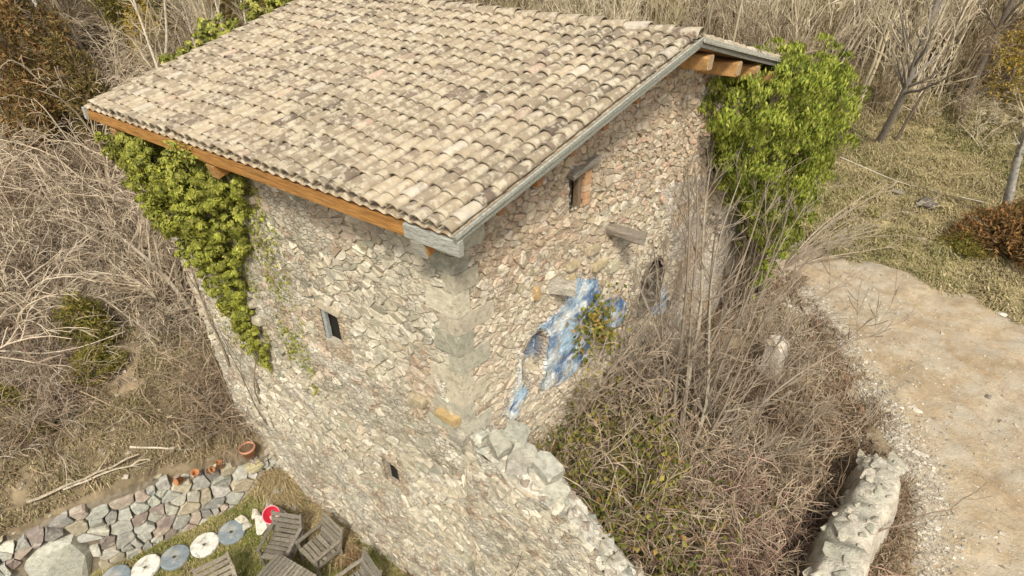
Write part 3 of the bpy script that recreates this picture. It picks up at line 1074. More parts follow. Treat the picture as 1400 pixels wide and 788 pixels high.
# eave board, rake boards, purlins, brackets
OR = (.40, .195, .055)
GY_ = (.43, .43, .38)
V, F = beam((-9.12, -.0 + .02, 10.83), (-.62, .02, 10.80), .09, .21, bev=.01, jit=.007)
fas = MB().add(V, F, OR).obj('eave_board', M_WOOD, house)
V, F = beam((-.62, .018, 10.80), (.30, .018, 10.79), .092, .212, bev=.01, jit=.004)
MB().add(V, F, GY_).obj('painted_end', M_GREY, fas)
V, F = beam((-9.2, .03, 10.84), (-9.12, .03, 10.83), .2, .24, bev=.01)
MB().add(V, F, (.5, .5, .46)).obj('painted_end', M_GREY, fas)
for x, tt in ((-8.3, (.46, .28, .12)), (-5.05, (.46, .26, .09)), (-.42, (.44, .38, .28))):
    V, F = beam((x, .03, 10.56), (x, .8, 10.74), .22, .24, jit=.006)
    br = MB().add(V, F, OR).obj('bracket', M_WOODY, house)
    V, F = beam((x, .0, 10.553), (x, .03, 10.56), .225, .245)
    MB().add(V, F, tt if x < -1 else (.42, .40, .34)).obj('bracket_end', M_GREY, br)
def rakeboard(f, d, xo, L, wdt, ht, tt, nm):
    V, F = beam(f(xo, -.06 if f is rp else -.02, d), f(xo, L, d), wdt, ht, tuple(NR if f is rp else NF), bev=.008, jit=.004)
    MB().add(V, F, tt).obj(nm, M_GREY, house)
rakeboard(rp, -.075, X1 + .035, LR + .03, .06, .12, (.30, .305, .26), 'rake_board')
rakeboard(rp, -.015, X1 + .07, LR + .02, .025, .06, (.42, .42, .36), 'rake_trim')
rakeboard(rf, -.07, X1 + .06, LR + .1, .07, .13, (.20, .19, .16), 'rake_board')
rakeboard(rf, -.01, X1 + .115, LR + .1, .03, .07, (.46, .45, .38), 'rake_trim')
for y in (.9, 1.6, 2.32, 3.05, 3.85, 4.62, 5.62, 6.72, 7.55, 8.5, 9.4):
    zz = roof_z(y) - .115 - .115
    xw = -.32 + (y - .53) * SK
    big = y > 5
    sz = .25 if big else .16
    zz -= .055
    if big:
        zz -= .05
    ex = xw + (.72 if big else .52) + rk.normal(0, .02)
    V, F = beam((xw - .5, y, zz), (ex, y, zz), sz, sz * .95, jit=.008, bev=.025)
    pu = MB().add(V, F, (.46, .26, .10) if big else (.36, .17, .06)).obj('purlin', M_WOODY, house)
    V, F = beam((ex, y, zz), (ex + .015, y, zz), sz * .96, sz * .9, bev=.03, jit=.006)
    MB().add(V, F, (.50, .36, .21) if big else (.40, .22, .1)).obj('purlin_end', M_GREY, pu)

# ------------------------------------------------------------------ the terrace wall
twall = thing('retaining_wall', 'dry stone terrace wall of big grey and reddish stones beside the lawn', 'stone wall')
WL = 8.0
WO = RW0 - RWD * 7.2
TW0 = -2.6
RNv = np.array([RWN[0], RWN[1], 0])
RDv = np.array([RWD[0], RWD[1], 0])
frW = frame((WO[0], WO[1], 0), RDv, (RNv[0] * .12, RNv[1] * .12, 1), -RNv)
tw_top = lambda u: 2.2 - .82 * ss(4.2, 7.4, u) + (vnoise(np.asarray(u) * 2.5, 0, seed=4) - .5) * .2
V = []
nu = 90
for u in np.linspace(TW0, WL, nu):
    t = float(tw_top(u))
    for d, zz in ((-.09, -.5), (-.09, .4), (-.10, t * .6), (-.10, t - .06), (-.3, t), (-.6, t - .02), (-.9, t - .12)):
        V.append(frW(np.array([u]), np.array([zz]), np.array([d]))[0])
V = np.array(V)
V += (fbm(V[:, 0] * 5, V[:, 1] * 5, V[:, 2] * 5, seed=14)[:, None] - .5) * .12
tw_core = MB().add(V, grid_faces(nu, 7), (.22, .185, .135)).obj('wall_core', M_SOIL, twall)
PAL_TW = np.array([(.40, .40, .345), (.47, .46, .39), (.36, .355, .31), (.52, .49, .41), (.31, .25, .22), (.44, .36, .29), (.45, .39, .28), (.30, .29, .26), (.43, .42, .37)])
BIG = [(2.3, .1), (2.3, 1.2), (2.5, 1.6), (3.0, 1.65), (3.3, 1.2), (3.3, .1)]
rng = np.random.default_rng(44)
S = seeds(TW0, WL, 0.0, 2.4, .34, rng, 1.35, .08)
for poly in voronoi(S, (TW0, WL, .0, 2.45), 1.1):
    c = poly.mean(0)
    t = float(tw_top(c[0]))
    if c[1] > t - .02 or touches(poly, c, [BIG]):
        continue
    poly[:, 1] = np.minimum(poly[:, 1], t + .06)
    V, F = stone_mesh(poly, .026, rng.uniform(.0, .07), frW, rng, -.16)
    MB().add(V, F, pick(PAL_TW, rng)).obj('stone', M_STONE, twall)
V, F = rock(np.random.default_rng(3), 40, .6)
V = V * np.array([1.35, .5, 1.7])
R = np.stack([RDv, RNv, np.array([0, 0, 1.0])])
MB().add(V @ R + frW(np.array([2.75]), np.array([.85]), np.array([-.14]))[0], F, (.46, .45, .38)).obj('boulder', M_STONE, twall)
for i in range(46):        # loose stones along the top
    u = rng.uniform(TW0, WL - .1)
    V, F = rock(rng, 13, .5)
    s = rng.uniform(.16, .36)
    V = V * s * np.array([1.2, .9, .55])
    R = np.array(Matrix.Rotation(rng.uniform(0, 6.3), 3, 'Z'))
    p = frW(np.array([u]), np.array([float(tw_top(u)) + .02]), np.array([-rng.uniform(.1, 1.0) if u < 3 else -rng.uniform(.1, .5)]))[0]
    MB().add(V @ R.T + p, F, pick(PAL_TW, rng)).obj('stone', M_STONE, twall)

# loose pale rocks at the end of the terrace
rng = np.random.default_rng(9)
for i, (x, y, s, tt, lab) in enumerate(((-6.75, -.72, .62, (.60, .57, .48), 'broad pale rock beside the red bucket behind the chairs'), (-7.3, -.95, .36, (.58, .54, .42), None), (-7.15, -.62, .3, (.60, .56, .45), None), (-7.05, -.98, .26, (.55, .52, .43), None),
                                        (-6.95, -.2, .3, (.47, .46, .41), None), (-6.7, .0, .3, (.49, .48, .43), None), (-6.45, .12, .34, (.50, .48, .42), None), (-7.0, .15, .42, (.43, .42, .37), None), (-7.15, .35, .4, (.40, .39, .34), None),
                                        (-7.75, .02, .5, (.43, .385, .22), 'rounded yellowish boulder just under the terracotta pot'))):
    V, F = rock(rng, 22 if i == 9 else 15, .5 if i != 9 else .1)
    z0 = float(ground_z(x, y))
    if i == 9:
        z0 = 1.15
    b = MB().add(V * s * np.array([1.15, .95, .7]), F, tt)
    b.obj('rock', M_STONE, None, loc=(x, y, z0 + s * .2), rot=(0, 0, rng.uniform(0, 6)), label=lab or 'loose pale grey rock in the pile between the lawn and the house corner', cat='rock', group=None if lab else 'rocks piled at the end of the terrace')

# ------------------------------------------------------------------ garden furniture
def slat(parent, name, p0, p1, wd, ht, tt, rng, up=(0, 0, 1)):
    V, F = beam(p0, p1, wd, ht, up, bev=.006, jit=.003, rng=rng)
    return MB().add(V, F, np.array(tt) * rng.uniform(.75, 1.2)).obj(name, M_CHAIR, parent)

def chair(loc, rz, tt, label, seed, s=1.26):
    rng = np.random.default_rng(seed)
    t = thing('garden_chair', label, 'chair', loc, rz, 'slatted wooden garden chairs round the table')
    t.scale = (s, s, s)
    w2, d2 = .30, .27
    for x in (-w2, w2):
        slat(t, 'leg', (x, -d2, 0), (x, -d2, .62), .05, .05, tt, rng, (0, 1, 0))
        slat(t, 'leg', (x, d2, 0), (x, d2 - .01, .44), .05, .05, tt, rng, (0, 1, 0))
        slat(t, 'back_post', (x, d2 - .01, .43), (x, d2 + .14, .92), .05, .045, tt, rng, (0, 1, 0))
        slat(t, 'armrest', (x, -d2 - .05, .64), (x, d2 + .05, .64), .07, .03, tt, rng)
        slat(t, 'side_rail', (x, -d2, .37), (x, d2, .37), .03, .07, tt, rng)
    slat(t, 'front_rail', (-w2, -d2, .37), (w2, -d2, .37), .03, .07, tt, rng)
    for k in range(6):
        y = -d2 + .01 + k * .098
        slat(t, 'seat_slat', (-w2 + .01, y, .42 - .004 * k), (w2 - .01, y, .42 - .004 * k), .078, .022, tt, rng)
    for k in range(4):
        f = .18 + k * .24
        y, z = d2 - .03 + f * .15, .43 + f * .5
        slat(t, 'back_slat', (-w2 - .02, y, z), (w2 + .02, y, z), .085, .022, tt, rng, (0, .3, 1) if False else (0, 1, -.3))
    return t

def face(dx, dy):
    return math.atan2(dx, -dy)
GT = (.22, .195, .155)
chair((-5.47, -.92, float(ground_z(-5.47, -.92))), face(.42, -.9), GT, 'weathered slatted armchair nearest the red bucket, at the head of the table', 1)
chair((-4.62, -.42, float(ground_z(-4.62, -.42))), face(-.1, -.95), (.23, .20, .155), 'weathered slatted armchair between the other chairs, facing the table from the house side', 2)
chair((-5.62, -2.5, float(ground_z(-5.62, -2.5))), face(.93, -.36), (.30, .26, .20), 'paler slatted armchair beside the row of discs, its back to them', 3)
chair((-3.1, -.6, float(ground_z(-3.1, -.6))), face(-.25, -.95), (.24, .215, .17), 'weathered slatted armchair closest to the foot of the house wall', 4)
tb = thing('garden_table', 'grey slatted wooden garden table with the chairs around it', 'table', (-4.3, -2.2, .22), math.radians(7))
rng = np.random.default_rng(5)
for k in range(12):
    x = -.57 + k * .104
    slat(tb, 'table_slat', (x, -1.05, 1.02), (x, 1.05, 1.02), .085, .03, (.24, .215, .17), rng)
for y in (-1.04, 1.04):
    slat(tb, 'apron', (-.58, y, .95), (.58, y, .95), .03, .09, GT, rng)
for x in (-.58, .58):
    slat(tb, 'apron', (x, -1.04, .95), (x, 1.04, .95), .03, .09, GT, rng)
    for y in (-.98, .98):
        slat(tb, 'leg', (x, y, 0), (x, y, .99), .08, .08, GT, rng, (0, 1, 0))

def lathe(prof, seg=28):
    a = np.linspace(0, 2 * math.pi, seg, endpoint=False)
    V = np.array([(r * math.cos(t), r * math.sin(t), z) for r, z in prof for t in a])
    F = []
    for i in range(len(prof) - 1):
        for k in range(seg):
            F.append((i * seg + k, i * seg + (k + 1) % seg, (i + 1) * seg + (k + 1) % seg, (i + 1) * seg + k))
    return V, F

discs = (((-8.50, -3.72), 'b', 'blue disc at the near end of the row of lawn discs'), ((-8.14, -3.13), 'w', 'white disc between two blue ones, nearest the bottom of the photo'),
         ((-7.80, -2.56), 'b', 'worn blue disc in the middle of the row on the lawn'), ((-7.50, -1.92), 'w', 'white disc with a small dark mark on its lower edge'), ((-7.24, -1.30), 'b', 'blue disc closest to the pale rocks by the chairs'))
for (x, y), kind, lab in discs:
    prof = [(.05, .0), (.05, .075), (.055, .08), (.325, .075), (.348, .06), (.355, .0)]
    V, F = lathe(prof, 32)
    tt = (.20, .235, .255) if kind == 'b' else (.66, .64, .57)
    z0 = float(ground_z(x, y))
    t = MB().add(V, F, tt).obj('concrete_disc', M_DISC, None, True, loc=(x, y, z0 + .03), rot=(rng.normal(.03, .04), rng.normal(0, .04), 0), label=lab, cat='disc', group='painted discs in a row on the lawn')
    for p in t.data.polygons:
        p.use_smooth = p.normal.z < .9 and False
    V, F = lathe([(.001, .02), (.05, .02)], 16)
    MB().add(V, F, (.06, .055, .04)).obj('hole_shade', M_DARK, t)  # near-black plate inside the hole, its shade painted on
    if 'mark' in lab:
        b = MB()
        for k in range(5):
            V, F = beam((.06 + k * .034, -.26 - .02 * (k % 2), .079), (.075 + k * .034, -.31 + .015 * (k % 3), .079), .014, .004, bev=.001)
            b.add(V, F, (.05, .05, .05))
        b.obj('printed_mark', M_DARK, t)

# red bucket
bk_ = thing('bucket', 'red plastic bucket with a white handle beside a chair back', 'bucket', (-6.52, -.40, .56))
bk_.rotation_euler = (.55, .35, .3)
V, F = lathe([(.001, .012), (.13, .0), (.135, .01), (.21, .36), (.225, .37), (.215, .385), (.2, .37), (.128, .025), (.001, .02)])
MB().add(V, F, (.52, .03, .06)).obj('bucket_body', M_PLASTIC, bk_, True)
V, F = lathe([(.215, .362), (.232, .368), (.232, .386), (.213, .388), (.208, .372)])
MB().add(V, F, (.72, .30, .36)).obj('rim', M_PLASTIC, bk_, True)
a = np.linspace(.1, math.pi - .1, 16)
b = MB()
for i in range(15):
    q0 = np.array([.222 * math.cos(a[i]), -.222 * math.sin(a[i]) * .93, .36 - .12 * math.sin(a[i])])
    q1 = np.array([.222 * math.cos(a[i + 1]), -.222 * math.sin(a[i + 1]) * .93, .36 - .12 * math.sin(a[i + 1])])
    V, F = beam(q0, q1, .026, .026, bev=.005)
    b.add(V, F, (.78, .74, .70))
b.obj('handle', M_PLASTIC, bk_)
V, F = block(rng, .5, .42, .42, .3, .1)
MB().add(V, F, (.55, .52, .44)).obj('rock', M_STONE, None, loc=(-6.52, -.40, .36), label='squarish rock under the red bucket', cat='rock')

# pots on the terrace wall
pot = thing('flower_pot', 'terracotta pot of dry earth on the wall top by the house corner', 'pot', (-7.86, .06, 1.56))
V, F = lathe([(.001, .0), (.125, .0), (.19, .27), (.215, .27), (.22, .35), (.19, .35), (.185, .3)], 22)
MB().add(V, F, (.55, .27, .17)).obj('pot_body', M_CLAY, pot, True)
V, F = lathe([(.001, .30), (.187, .295)], 22)
MB().add(V, F, (.17, .11, .065)).obj('earth', M_SOIL, pot)
for (x, y, z, tilt, lab) in ((-8.37, -1.50, 1.86, 1.3, 'small orange clay pot lying on its side, farthest from the house'), (-8.26, -1.22, 1.82, .5, 'brighter orange clay pot leaning on the wall top'), (-8.16, -.96, 1.74, 1.0, 'small orange clay pot third along the wall top'), (-8.08, -.68, 1.66, .2, 'small clay pot nearest the big terracotta pot')):
    V, F = lathe([(.001, .0), (.075, .0), (.105, .19), (.115, .19), (.115, .22), (.095, .22), (.07, .03), (.001, .03)], 16)
    V = V * .85
    MB().add(V, F, (.44, .20, .085)).obj('clay_pot', M_CLAY, None, True, loc=(x, y, z), rot=(tilt, .2, x * 9), label=lab, cat='pot', group='small clay pots on the terrace wall')

# ------------------------------------------------------------------ branches, leaves, blades
def tubes(lines, mb, tint, rng, jit=.12):
    """lines: list of (points Nx3, radii N); joined as tapering tubes"""
    groups = {}
    for P, r in lines:
        sides = 6 if r[0] > .06 else (4 if r[0] > .022 else 3)
        groups.setdefault((len(P), sides), []).append((P, r))
    for (n, s), L in groups.items():
        P = np.array([l[0] for l in L])
        r = np.array([l[1] for l in L])
        T = np.zeros_like(P)
        T[:, 1:-1] = P[:, 2:] - P[:, :-2]
        T[:, 0] = P[:, 1] - P[:, 0]
        T[:, -1] = P[:, -1] - P[:, -2]
        T = nrm(T)
        ref = np.where(np.abs(T[:, :1, 2:]) > .85, np.array([1.0, 0, 0]), np.array([0, 0, 1.0]))
        ref = np.repeat(ref, n, 1)
        A = nrm(np.cross(T, ref))
        B = np.cross(T, A)
        th = np.arange(s) / s * 2 * math.pi
        V = P[:, :, None] + r[:, :, None, None] * (A[:, :, None] * np.cos(th)[:, None] + B[:, :, None] * np.sin(th)[:, None])
        m = len(L)
        base = (np.arange(m) * n * s)[:, None, None] + (np.arange(n - 1) * s)[None, :, None]
        k = np.arange(s)[None, None]
        k2 = (k + 1) % s
        F = np.stack([base + k, base + k2, base + s + k2, base + s + k], -1).reshape(-1, 4)
        tt = np.asarray(tint) * rng.uniform(1 - jit, 1 + jit, (m, 1))
        mb.add(V.reshape(-1, 3), F, np.repeat(tt, n * s, 0))
    return mb

def turn(d, ang, rng):
    a = nrm(np.cross(d, rng.normal(size=3)))
    return nrm(d * math.cos(ang) + a * math.sin(ang))

def grow(out, p, d, L, r, lvl, rng, seg=6, wob=.10, trop=.03, kids=(5, 9), ang=(.5, .95), ratio=.55, rmin=.006, t0=.25, tip=.25, droop=0.0):
    pts = [np.array(p, float)]
    d = nrm(np.array(d, float))
    for i in range(seg):
        d = nrm(d + rng.normal(0, wob, 3) + np.array([0, 0, trop - droop * i / seg]))
        pts.append(pts[-1] + d * L / seg)
    P = np.array(pts)
    R = np.maximum(np.linspace(r, r * tip, seg + 1), rmin)
    out.append((P, R))
    if lvl > 0:
        for _ in range(rng.integers(kids[0], kids[1] + 1)):
            t = rng.uniform(t0, .97)
            i = min(int(t * seg), seg - 1)
            f = t * seg - i
            q = P[i] * (1 - f) + P[i + 1] * f
            dd = turn(nrm(P[i + 1] - P[i]), rng.uniform(*ang), rng)
            grow(out, q, dd, L * ratio * rng.uniform(.6, 1.2) * (1.1 - .5 * t), max(R[i] * .6, rmin), lvl - 1, rng, max(3, seg - 1), wob, trop, kids, ang, ratio, rmin, .15, tip, droop)
    return out

def leaves(P, N, L, rng, droop=.5, asp=.55, fold=.15, curl=.15):
    n = len(P)
    L = np.broadcast_to(L, n)[:, None]
    t = np.cross(N, rng.normal(size=(n, 3)))
    t = nrm(nrm(t) + np.array([0, 0, -1.0]) * droop)
    N2 = nrm(N - t * (N * t).sum(1, keepdims=True) + rng.normal(0, .25, (n, 3)))
    b = nrm(np.cross(N2, t))
    V = np.stack([P, P + t * L * .45 + b * L * asp * .5 - N2 * L * fold, P + t * L - N2 * L * curl, P + t * L * .45 - b * L * asp * .5 - N2 * L * fold], 1)
    i = np.arange(n)[:, None] * 4
    F = np.concatenate([i + np.array([[0, 1, 2]]), i + np.array([[0, 2, 3]])])
    return V.reshape(-1, 3), F

def blades(P, H, rng, lean=.5, wd=.012, flat=0.0):
    n = len(P)
    H = np.broadcast_to(H, n)[:, None]
    a = rng.uniform(0, 2 * math.pi, n)
    ld = np.stack([np.cos(a), np.sin(a), np.zeros(n)], 1)
    k = rng.uniform(.15, 1, (n, 1)) * lean
    s = np.stack([-np.sin(a + rng.normal(0, .8, n)), np.cos(a), np.zeros(n)], 1)
    w_ = wd * rng.uniform(.6, 1.4, (n, 1))
    m = P + ld * H * k * .45 + np.array([0, 0, 1.0]) * H * (.62 - flat * .4)
    t = P + ld * H * k * 1.25 + np.array([0, 0, 1.0]) * H * np.maximum(.12, .95 - k * .75 - flat * .6)
    V = np.stack([P - s * w_, P + s * w_, m + s * w_ * .75, m - s * w_ * .75, t], 1)
    i = np.arange(n)[:, None] * 5
    return V.reshape(-1, 3), [i + np.array([[0, 1, 2, 3]]), i + np.array([[3, 2, 4]])]

def tints(cols, n, per, rng, jit=.2, w_=None):
    cols = np.array(cols)
    c = cols[rng.choice(len(cols), n, p=w_)] * rng.uniform(1 - jit, 1 + jit, (n, 1))
    return np.repeat(np.clip(c, .01, .85), per, 0)

# ------------------------------------------------------------------ ivy
def ivy(name, label, blobs, n, L, cols, rng, droop=.7, stems=None, w_=None, fr=None, tuft=1.0, asp=.55):
    """leaf masses: leaves all over and inside a set of overlapping lumps, in clumps with dark gaps between"""
    o = thing(name, label, 'ivy')
    PP, NN, LL = [], [], []
    vol = np.array([b[1] ** 2 for b in blobs])
    vol = vol / vol.sum()
    for (c, r, sq), f in zip(blobs, vol):
        nt_ = max(10, int(46 * r * r * tuft))
        k = max(12, int(n * f / nt_))
        d = nrm(rng.normal(size=(nt_, 3)))
        ctr = np.array(c) + d * r * rng.uniform(.52, 1.14, (nt_, 1)) * np.array(sq)
        rad = r * rng.uniform(.13, .33, (nt_, 1)) / max(1, tuft / 2) ** .5 * min(1, .9 / math.sqrt(max(r, .5)))
        dd = nrm(rng.normal(size=(nt_, k, 3)) + d[:, None] * .8 + np.array([0, 0, .5]))
        q = ctr[:, None] + dd * rad[:, None] * rng.uniform(.7, 1.1, (nt_, k, 1)) * np.array([1, 1, .75])
        PP.append(q.reshape(-1, 3))
        LL.append(np.repeat(rng.uniform(.62, 1.3, nt_), k))
        NN.append(nrm(dd * .8 + d[:, None] * .6).reshape(-1, 3))
    P, N = np.concatenate(PP), np.concatenate(NN)
    keep = np.ones(len(P), bool)
    for (c, r, sq) in blobs:
        keep &= (((P - np.array(c)) / (np.array(sq) * r)) ** 2).sum(1) > .36
    if fr is not None:
        keep &= fr(P)
    P, N, LF_ = P[keep], N[keep], np.concatenate(LL)[keep]
    V, F = leaves(P, nrm(N + np.array([0, 0, .35])), rng.uniform(.5, 1.4, len(P)) * L, rng, droop, asp)
    MB().add(V, F, tints(cols, len(P), 4, rng, .22, w_) * np.repeat(LF_, 4)[:, None]).obj('leaves', M_LEAF, o)
    return o

GREENS = [(.25, .29, .035), (.18, .23, .03), (.34, .37, .06), (.10, .145, .025), (.42, .43, .10)]
rng = np.random.default_rng(61)
blR = [((1.15, 7.6, 10.85), .85, (.75, .9, .8)), ((1.45, 8.4, 10.65), 1.05, (.8, 1, .9)), ((1.7, 9.4, 10.55), 1.15, (.9, 1, .9)), ((1.9, 10.5, 10.3), 1.2, (.95, 1, .95)), ((2.0, 11.3, 10.1), .95, (1, 1, .9)),
       ((1.2, 7.85, 9.95), .65, (.55, .8, 1)), ((1.55, 8.7, 9.7), 1.05, (.7, 1, 1)), ((1.8, 9.8, 9.4), 1.25, (.8, 1, 1)), ((2.1, 11.0, 9.2), 1.1, (.9, 1, 1)),
       ((1.55, 9.2, 8.7), .75, (.7, .95, 1)), ((1.85, 10.3, 8.3), 1.15, (.75, 1, 1.05)), ((2.05, 11.2, 8.1), .85, (.85, 1, 1)),
       ((1.8, 10.3, 7.3), .8, (.75, .9, 1.1)), ((2.0, 11.1, 6.9), .9, (.8, 1, 1.1)), ((1.9, 10.9, 5.9), .65, (.8, .9, 1.2)), ((1.9, 11.0, 5.1), .45, (.8, .9, 1.2))]
iv = ivy('ivy', 'big bright green ivy bush hanging under the right end of the roof', blR, 95000, .10, GREENS, rng, 1.5, w_=[.32, .2, .27, .09, .12], tuft=1.8, asp=.42)
L_ = []
for k in range(26):
    y = rng.uniform(9.6, 11.4)
    grow(L_, (1.35 + SK * (y - 9.6) + rng.uniform(.0, .5), y, 4.1), (rng.normal(0, .08), rng.normal(0, .1) - .06, 1), rng.uniform(3, 5.5), rng.uniform(.02, .06), 1, rng, 8, .07, .0, (3, 6), (.3, .8), .35)
tubes(L_, MB(), (.21, .165, .115), rng).obj('stems', M_BARK, iv)

rng = np.random.default_rng(62)
blL = [((-8.6, .25, 10.25), .55, (1, .6, .8)), ((-7.9, .2, 10.15), .7, (1, .6, .8)), ((-7.0, .15, 10.1), .75, (1.1, .6, .8)), ((-6.1, .2, 10.1), .7, (1.1, .5, .75)), ((-5.3, .3, 10.2), .5, (1.1, .4, .6)),
       ((-8.1, .2, 9.5), .55, (1, .6, .9)), ((-7.2, .15, 9.4), .75, (1, .55, .9)), ((-6.3, .2, 9.35), .65, (1, .5, 1)), ((-5.6, .35, 9.4), .45, (1, .3, 1)),
       ((-6.9, .25, 8.7), .55, (1, .5, 1.1)), ((-6.3, .3, 8.4), .5, (.9, .45, 1.2)), ((-6.2, .33, 7.6), .45, (.8, .4, 1.3)), ((-6.25, .36, 6.9), .42, (.8, .35, 1.2)), ((-6.1, .38, 6.2), .32, (.8, .3, 1.2)), ((-6.1, .4, 5.6), .2, (.8, .3, 1.2)), ((-7.7, .25, 8.9), .6, (1, .5, 1)), ((-7.1, .25, 8.2), .6, (1, .45, 1.1)), ((-6.8, .3, 7.5), .55, (1, .4, 1.2)), ((-6.55, .33, 6.8), .45, (1, .4, 1.2)), ((-6.4, .36, 6.2), .35, (1, .35, 1.2)), ((-5.9, .3, 8.9), .5, (1, .4, 1.1))]
YG = [(.31, .32, .045), (.24, .255, .04), (.38, .38, .07), (.14, .165, .03), (.45, .42, .11)]
iv = ivy('ivy', 'yellow-green ivy climbing the long wall under the left eave', blL, 85000, .072, YG, rng, .6, w_=[.34, .25, .22, .1, .09], tuft=4)
# thin runners and single leaves spreading over the wall beside it
n = 9500
u = rng.normal(-5.9, .85, n)
v = rng.uniform(5.2, 10.6, n)
k = (fbm(u * 2.2, v * 1.1, seed=95) + rng.uniform(-.12, .12, n) > .52) & (u < -4.35) & (u > -8.6)
P = np.stack([u, .53 - rng.uniform(.02, .09, n), v], 1)[k]
V, F = leaves(P, np.tile(np.array([0, -1.0, .25]), (len(P), 1)), rng.uniform(.05, .10, len(P)), rng, .6)
MB().add(V, F, tints(YG, len(P), 4, rng, .3)).obj('scattered_leaves', M_LEAF, iv)
L_ = []
for k in range(6):
    x = rng.uniform(-8.6, -5.6)
    grow(L_, (x, .47, 1.6 + rng.uniform(0, 3.5)), (rng.normal(.05, .12), 0, 1), rng.uniform(3, 5.5), rng.uniform(.015, .035), 1, rng, 9, .09, .02, (3, 7), (.3, .8), .35)
for P, r in L_:
    P[:, 1] = np.clip(P[:, 1], .40, .52)
tubes(L_, MB(), (.24, .19, .13), rng).obj('stems', M_BARK, iv)
for (lab, bl, nn) in (('clump of ivy showing over the left rake of the roof, nearer the eave', [((-8.95 + .162 * 2.7, 2.5, 11.75), .34, (.8, 1.3, .8)), ((-8.95 + .162 * 3.0, 3.0, 11.95), .42, (.8, 1.2, .8)), ((-9.0 + .162 * 2.2, 2.0, 11.6), .26, (.8, 1.2, .7))], 2600),
                      ('clump of ivy showing over the left rake of the roof, nearer the ridge', [((-9.05 + .162 * 4.2, 4.1, 12.3), .36, (.8, 1.4, .8)), ((-9.1 + .162 * 4.8, 4.8, 12.5), .34, (.8, 1.4, .8))], 2300)):
    bl = [((c[0] - .42, c[1], c[2] - .02), r, s) for c, r, s in bl] + [((-9.35 + .162 * c[1], c[1] - .1, c[2] - .8), r * 1.2, s) for c, r, s in bl]
    ivy('ivy', lab, bl, nn * 3, .10, YG, rng, .6, tuft=7)
L_ = []
for k in range(9):
    p = (-5.55 + rng.normal(0, .2), -.06, 10.72)
    grow(L_, p, (rng.normal(0, .4), -.25, .5), .3, .008, 0, rng, 4)
vv = np.concatenate([l[0] for l in L_])
V, F = leaves(np.repeat(vv, 3, 0) + rng.normal(0, .04, (len(vv) * 3, 3)), np.tile(np.array([0, -.7, .7]), (len(vv) * 3, 1)), .09, rng, .4)
MB().add(V, F, tints(YG, len(vv) * 3, 4, rng)).obj('ivy', M_LEAF, label='small ivy tuft poking out over the orange eave board', cat='ivy')

# ------------------------------------------------------------------ bare shrubs and trees
TW_GREY = (.46, .375, .265)
TW_PALE = (.50, .425, .29)
TW_BROWN = (.33, .25, .17)
TW_RED = (.29, .205, .145)
def proto(fn, seed, tint, name, jit=.22):
    rng = np.random.default_rng(seed)
    out = []
    fn(out, rng)
    return tubes(out, MB(), tint, rng, jit).mesh(name, M_TWIG)

def f_arch(out, rng):
    for k in range(13):
        a = rng.uniform(0, 6.28)
        t = rng.uniform(.25, 1.0)
        grow(out, (rng.normal(0, .2), rng.normal(0, .2), -.1), (math.cos(a) * t, math.sin(a) * t, 1), rng.uniform(2.2, 4.2), rng.uniform(.026, .055), 2, rng, 8, .13, .02, (3, 6), (.4, 1.1), .5, .0095, .2, .25, .32)
def f_tangle(out, rng):
    for k in range(46):
        a = rng.uniform(0, 6.28)
        p = rng.normal(0, .6, 2)
        grow(out, (p[0], p[1], -.05), (math.cos(a), math.sin(a), rng.uniform(.4, 2.0)), rng.uniform(.9, 2.3), rng.uniform(.011, .018), 1, rng, 6, .22, .0, (3, 5), (.4, 1.2), .5, .0075, .15, .4, .35)
def f_sap(out, rng):
    for k in range(rng.integers(1, 3)):
        grow(out, (rng.normal(0, .15), rng.normal(0, .15), -.1), (rng.normal(0, .07), rng.normal(0, .07), 1), rng.uniform(6, 8.5), rng.uniform(.055, .09), 2, rng, 11, .045, .03, (6, 10), (.35, .75), .33, .010, .25, .2)
def f_cane(out, rng):
    for k in range(20):
        a = rng.uniform(0, 6.28)
        t = rng.uniform(0, .3)
        grow(out, (rng.normal(0, .45), rng.normal(0, .45), -.1), (math.cos(a) * t, math.sin(a) * t, 1), rng.uniform(3.2, 6.2), rng.uniform(.018, .04), 2, rng, 8, .085, .03, (3, 6), (.3, .9), .38, .009, .3, .25)
def f_wild(out, rng):
    for k in range(8):
        a = rng.uniform(0, 6.28)
        t = rng.uniform(.1, .8)
        grow(out, (rng.normal(0, .2), rng.normal(0, .2), -.1), (math.cos(a) * t, math.sin(a) * t, 1), rng.uniform(3.0, 5.0), rng.uniform(.04, .07), 3, rng, 8, .11, .01, (3, 5), (.4, 1.0), .52, .010, .2, .25, .1)

ARCH_ = [proto(f_arch, 200 + i, t, 'arching_shrub') for i, t in enumerate((TW_GREY, (.50, .41, .30), (.37, .29, .20)))]
TANG = [proto(f_tangle, 210 + i, t, 'tangle') for i, t in enumerate((TW_BROWN, (.38, .31, .23), TW_RED, (.43, .37, .28)))]
SAP = [proto(f_sap, 220 + i, t, 'sapling') for i, t in enumerate((TW_PALE, TW_PALE, TW_GREY))]
CANE = [proto(f_cane, 230 + i, t, 'cane') for i, t in enumerate(((.66, .575, .42), (.56, .48, .34), (.42, .345, .20)))]
WILD = [proto(f_wild, 240 + i, t, 'wild') for i, t in enumerate(((.27, .205, .13), TW_PALE))]

def near_view(x, y):
    """plants the photograph shows nothing of are left out"""
    z0 = float(ground_z(x, y))
    for dz in (0, 2, 4, 6):
        q = np.array([x, y, z0 + dz]) - np.array(CAM)
        z = q @ np.array(fwd)
        if z > 0 and abs(q @ np.array(rgt) / z * 816) < 830 and abs(q @ np.array(upv) / z * 816) < 440:
            return True
    return False

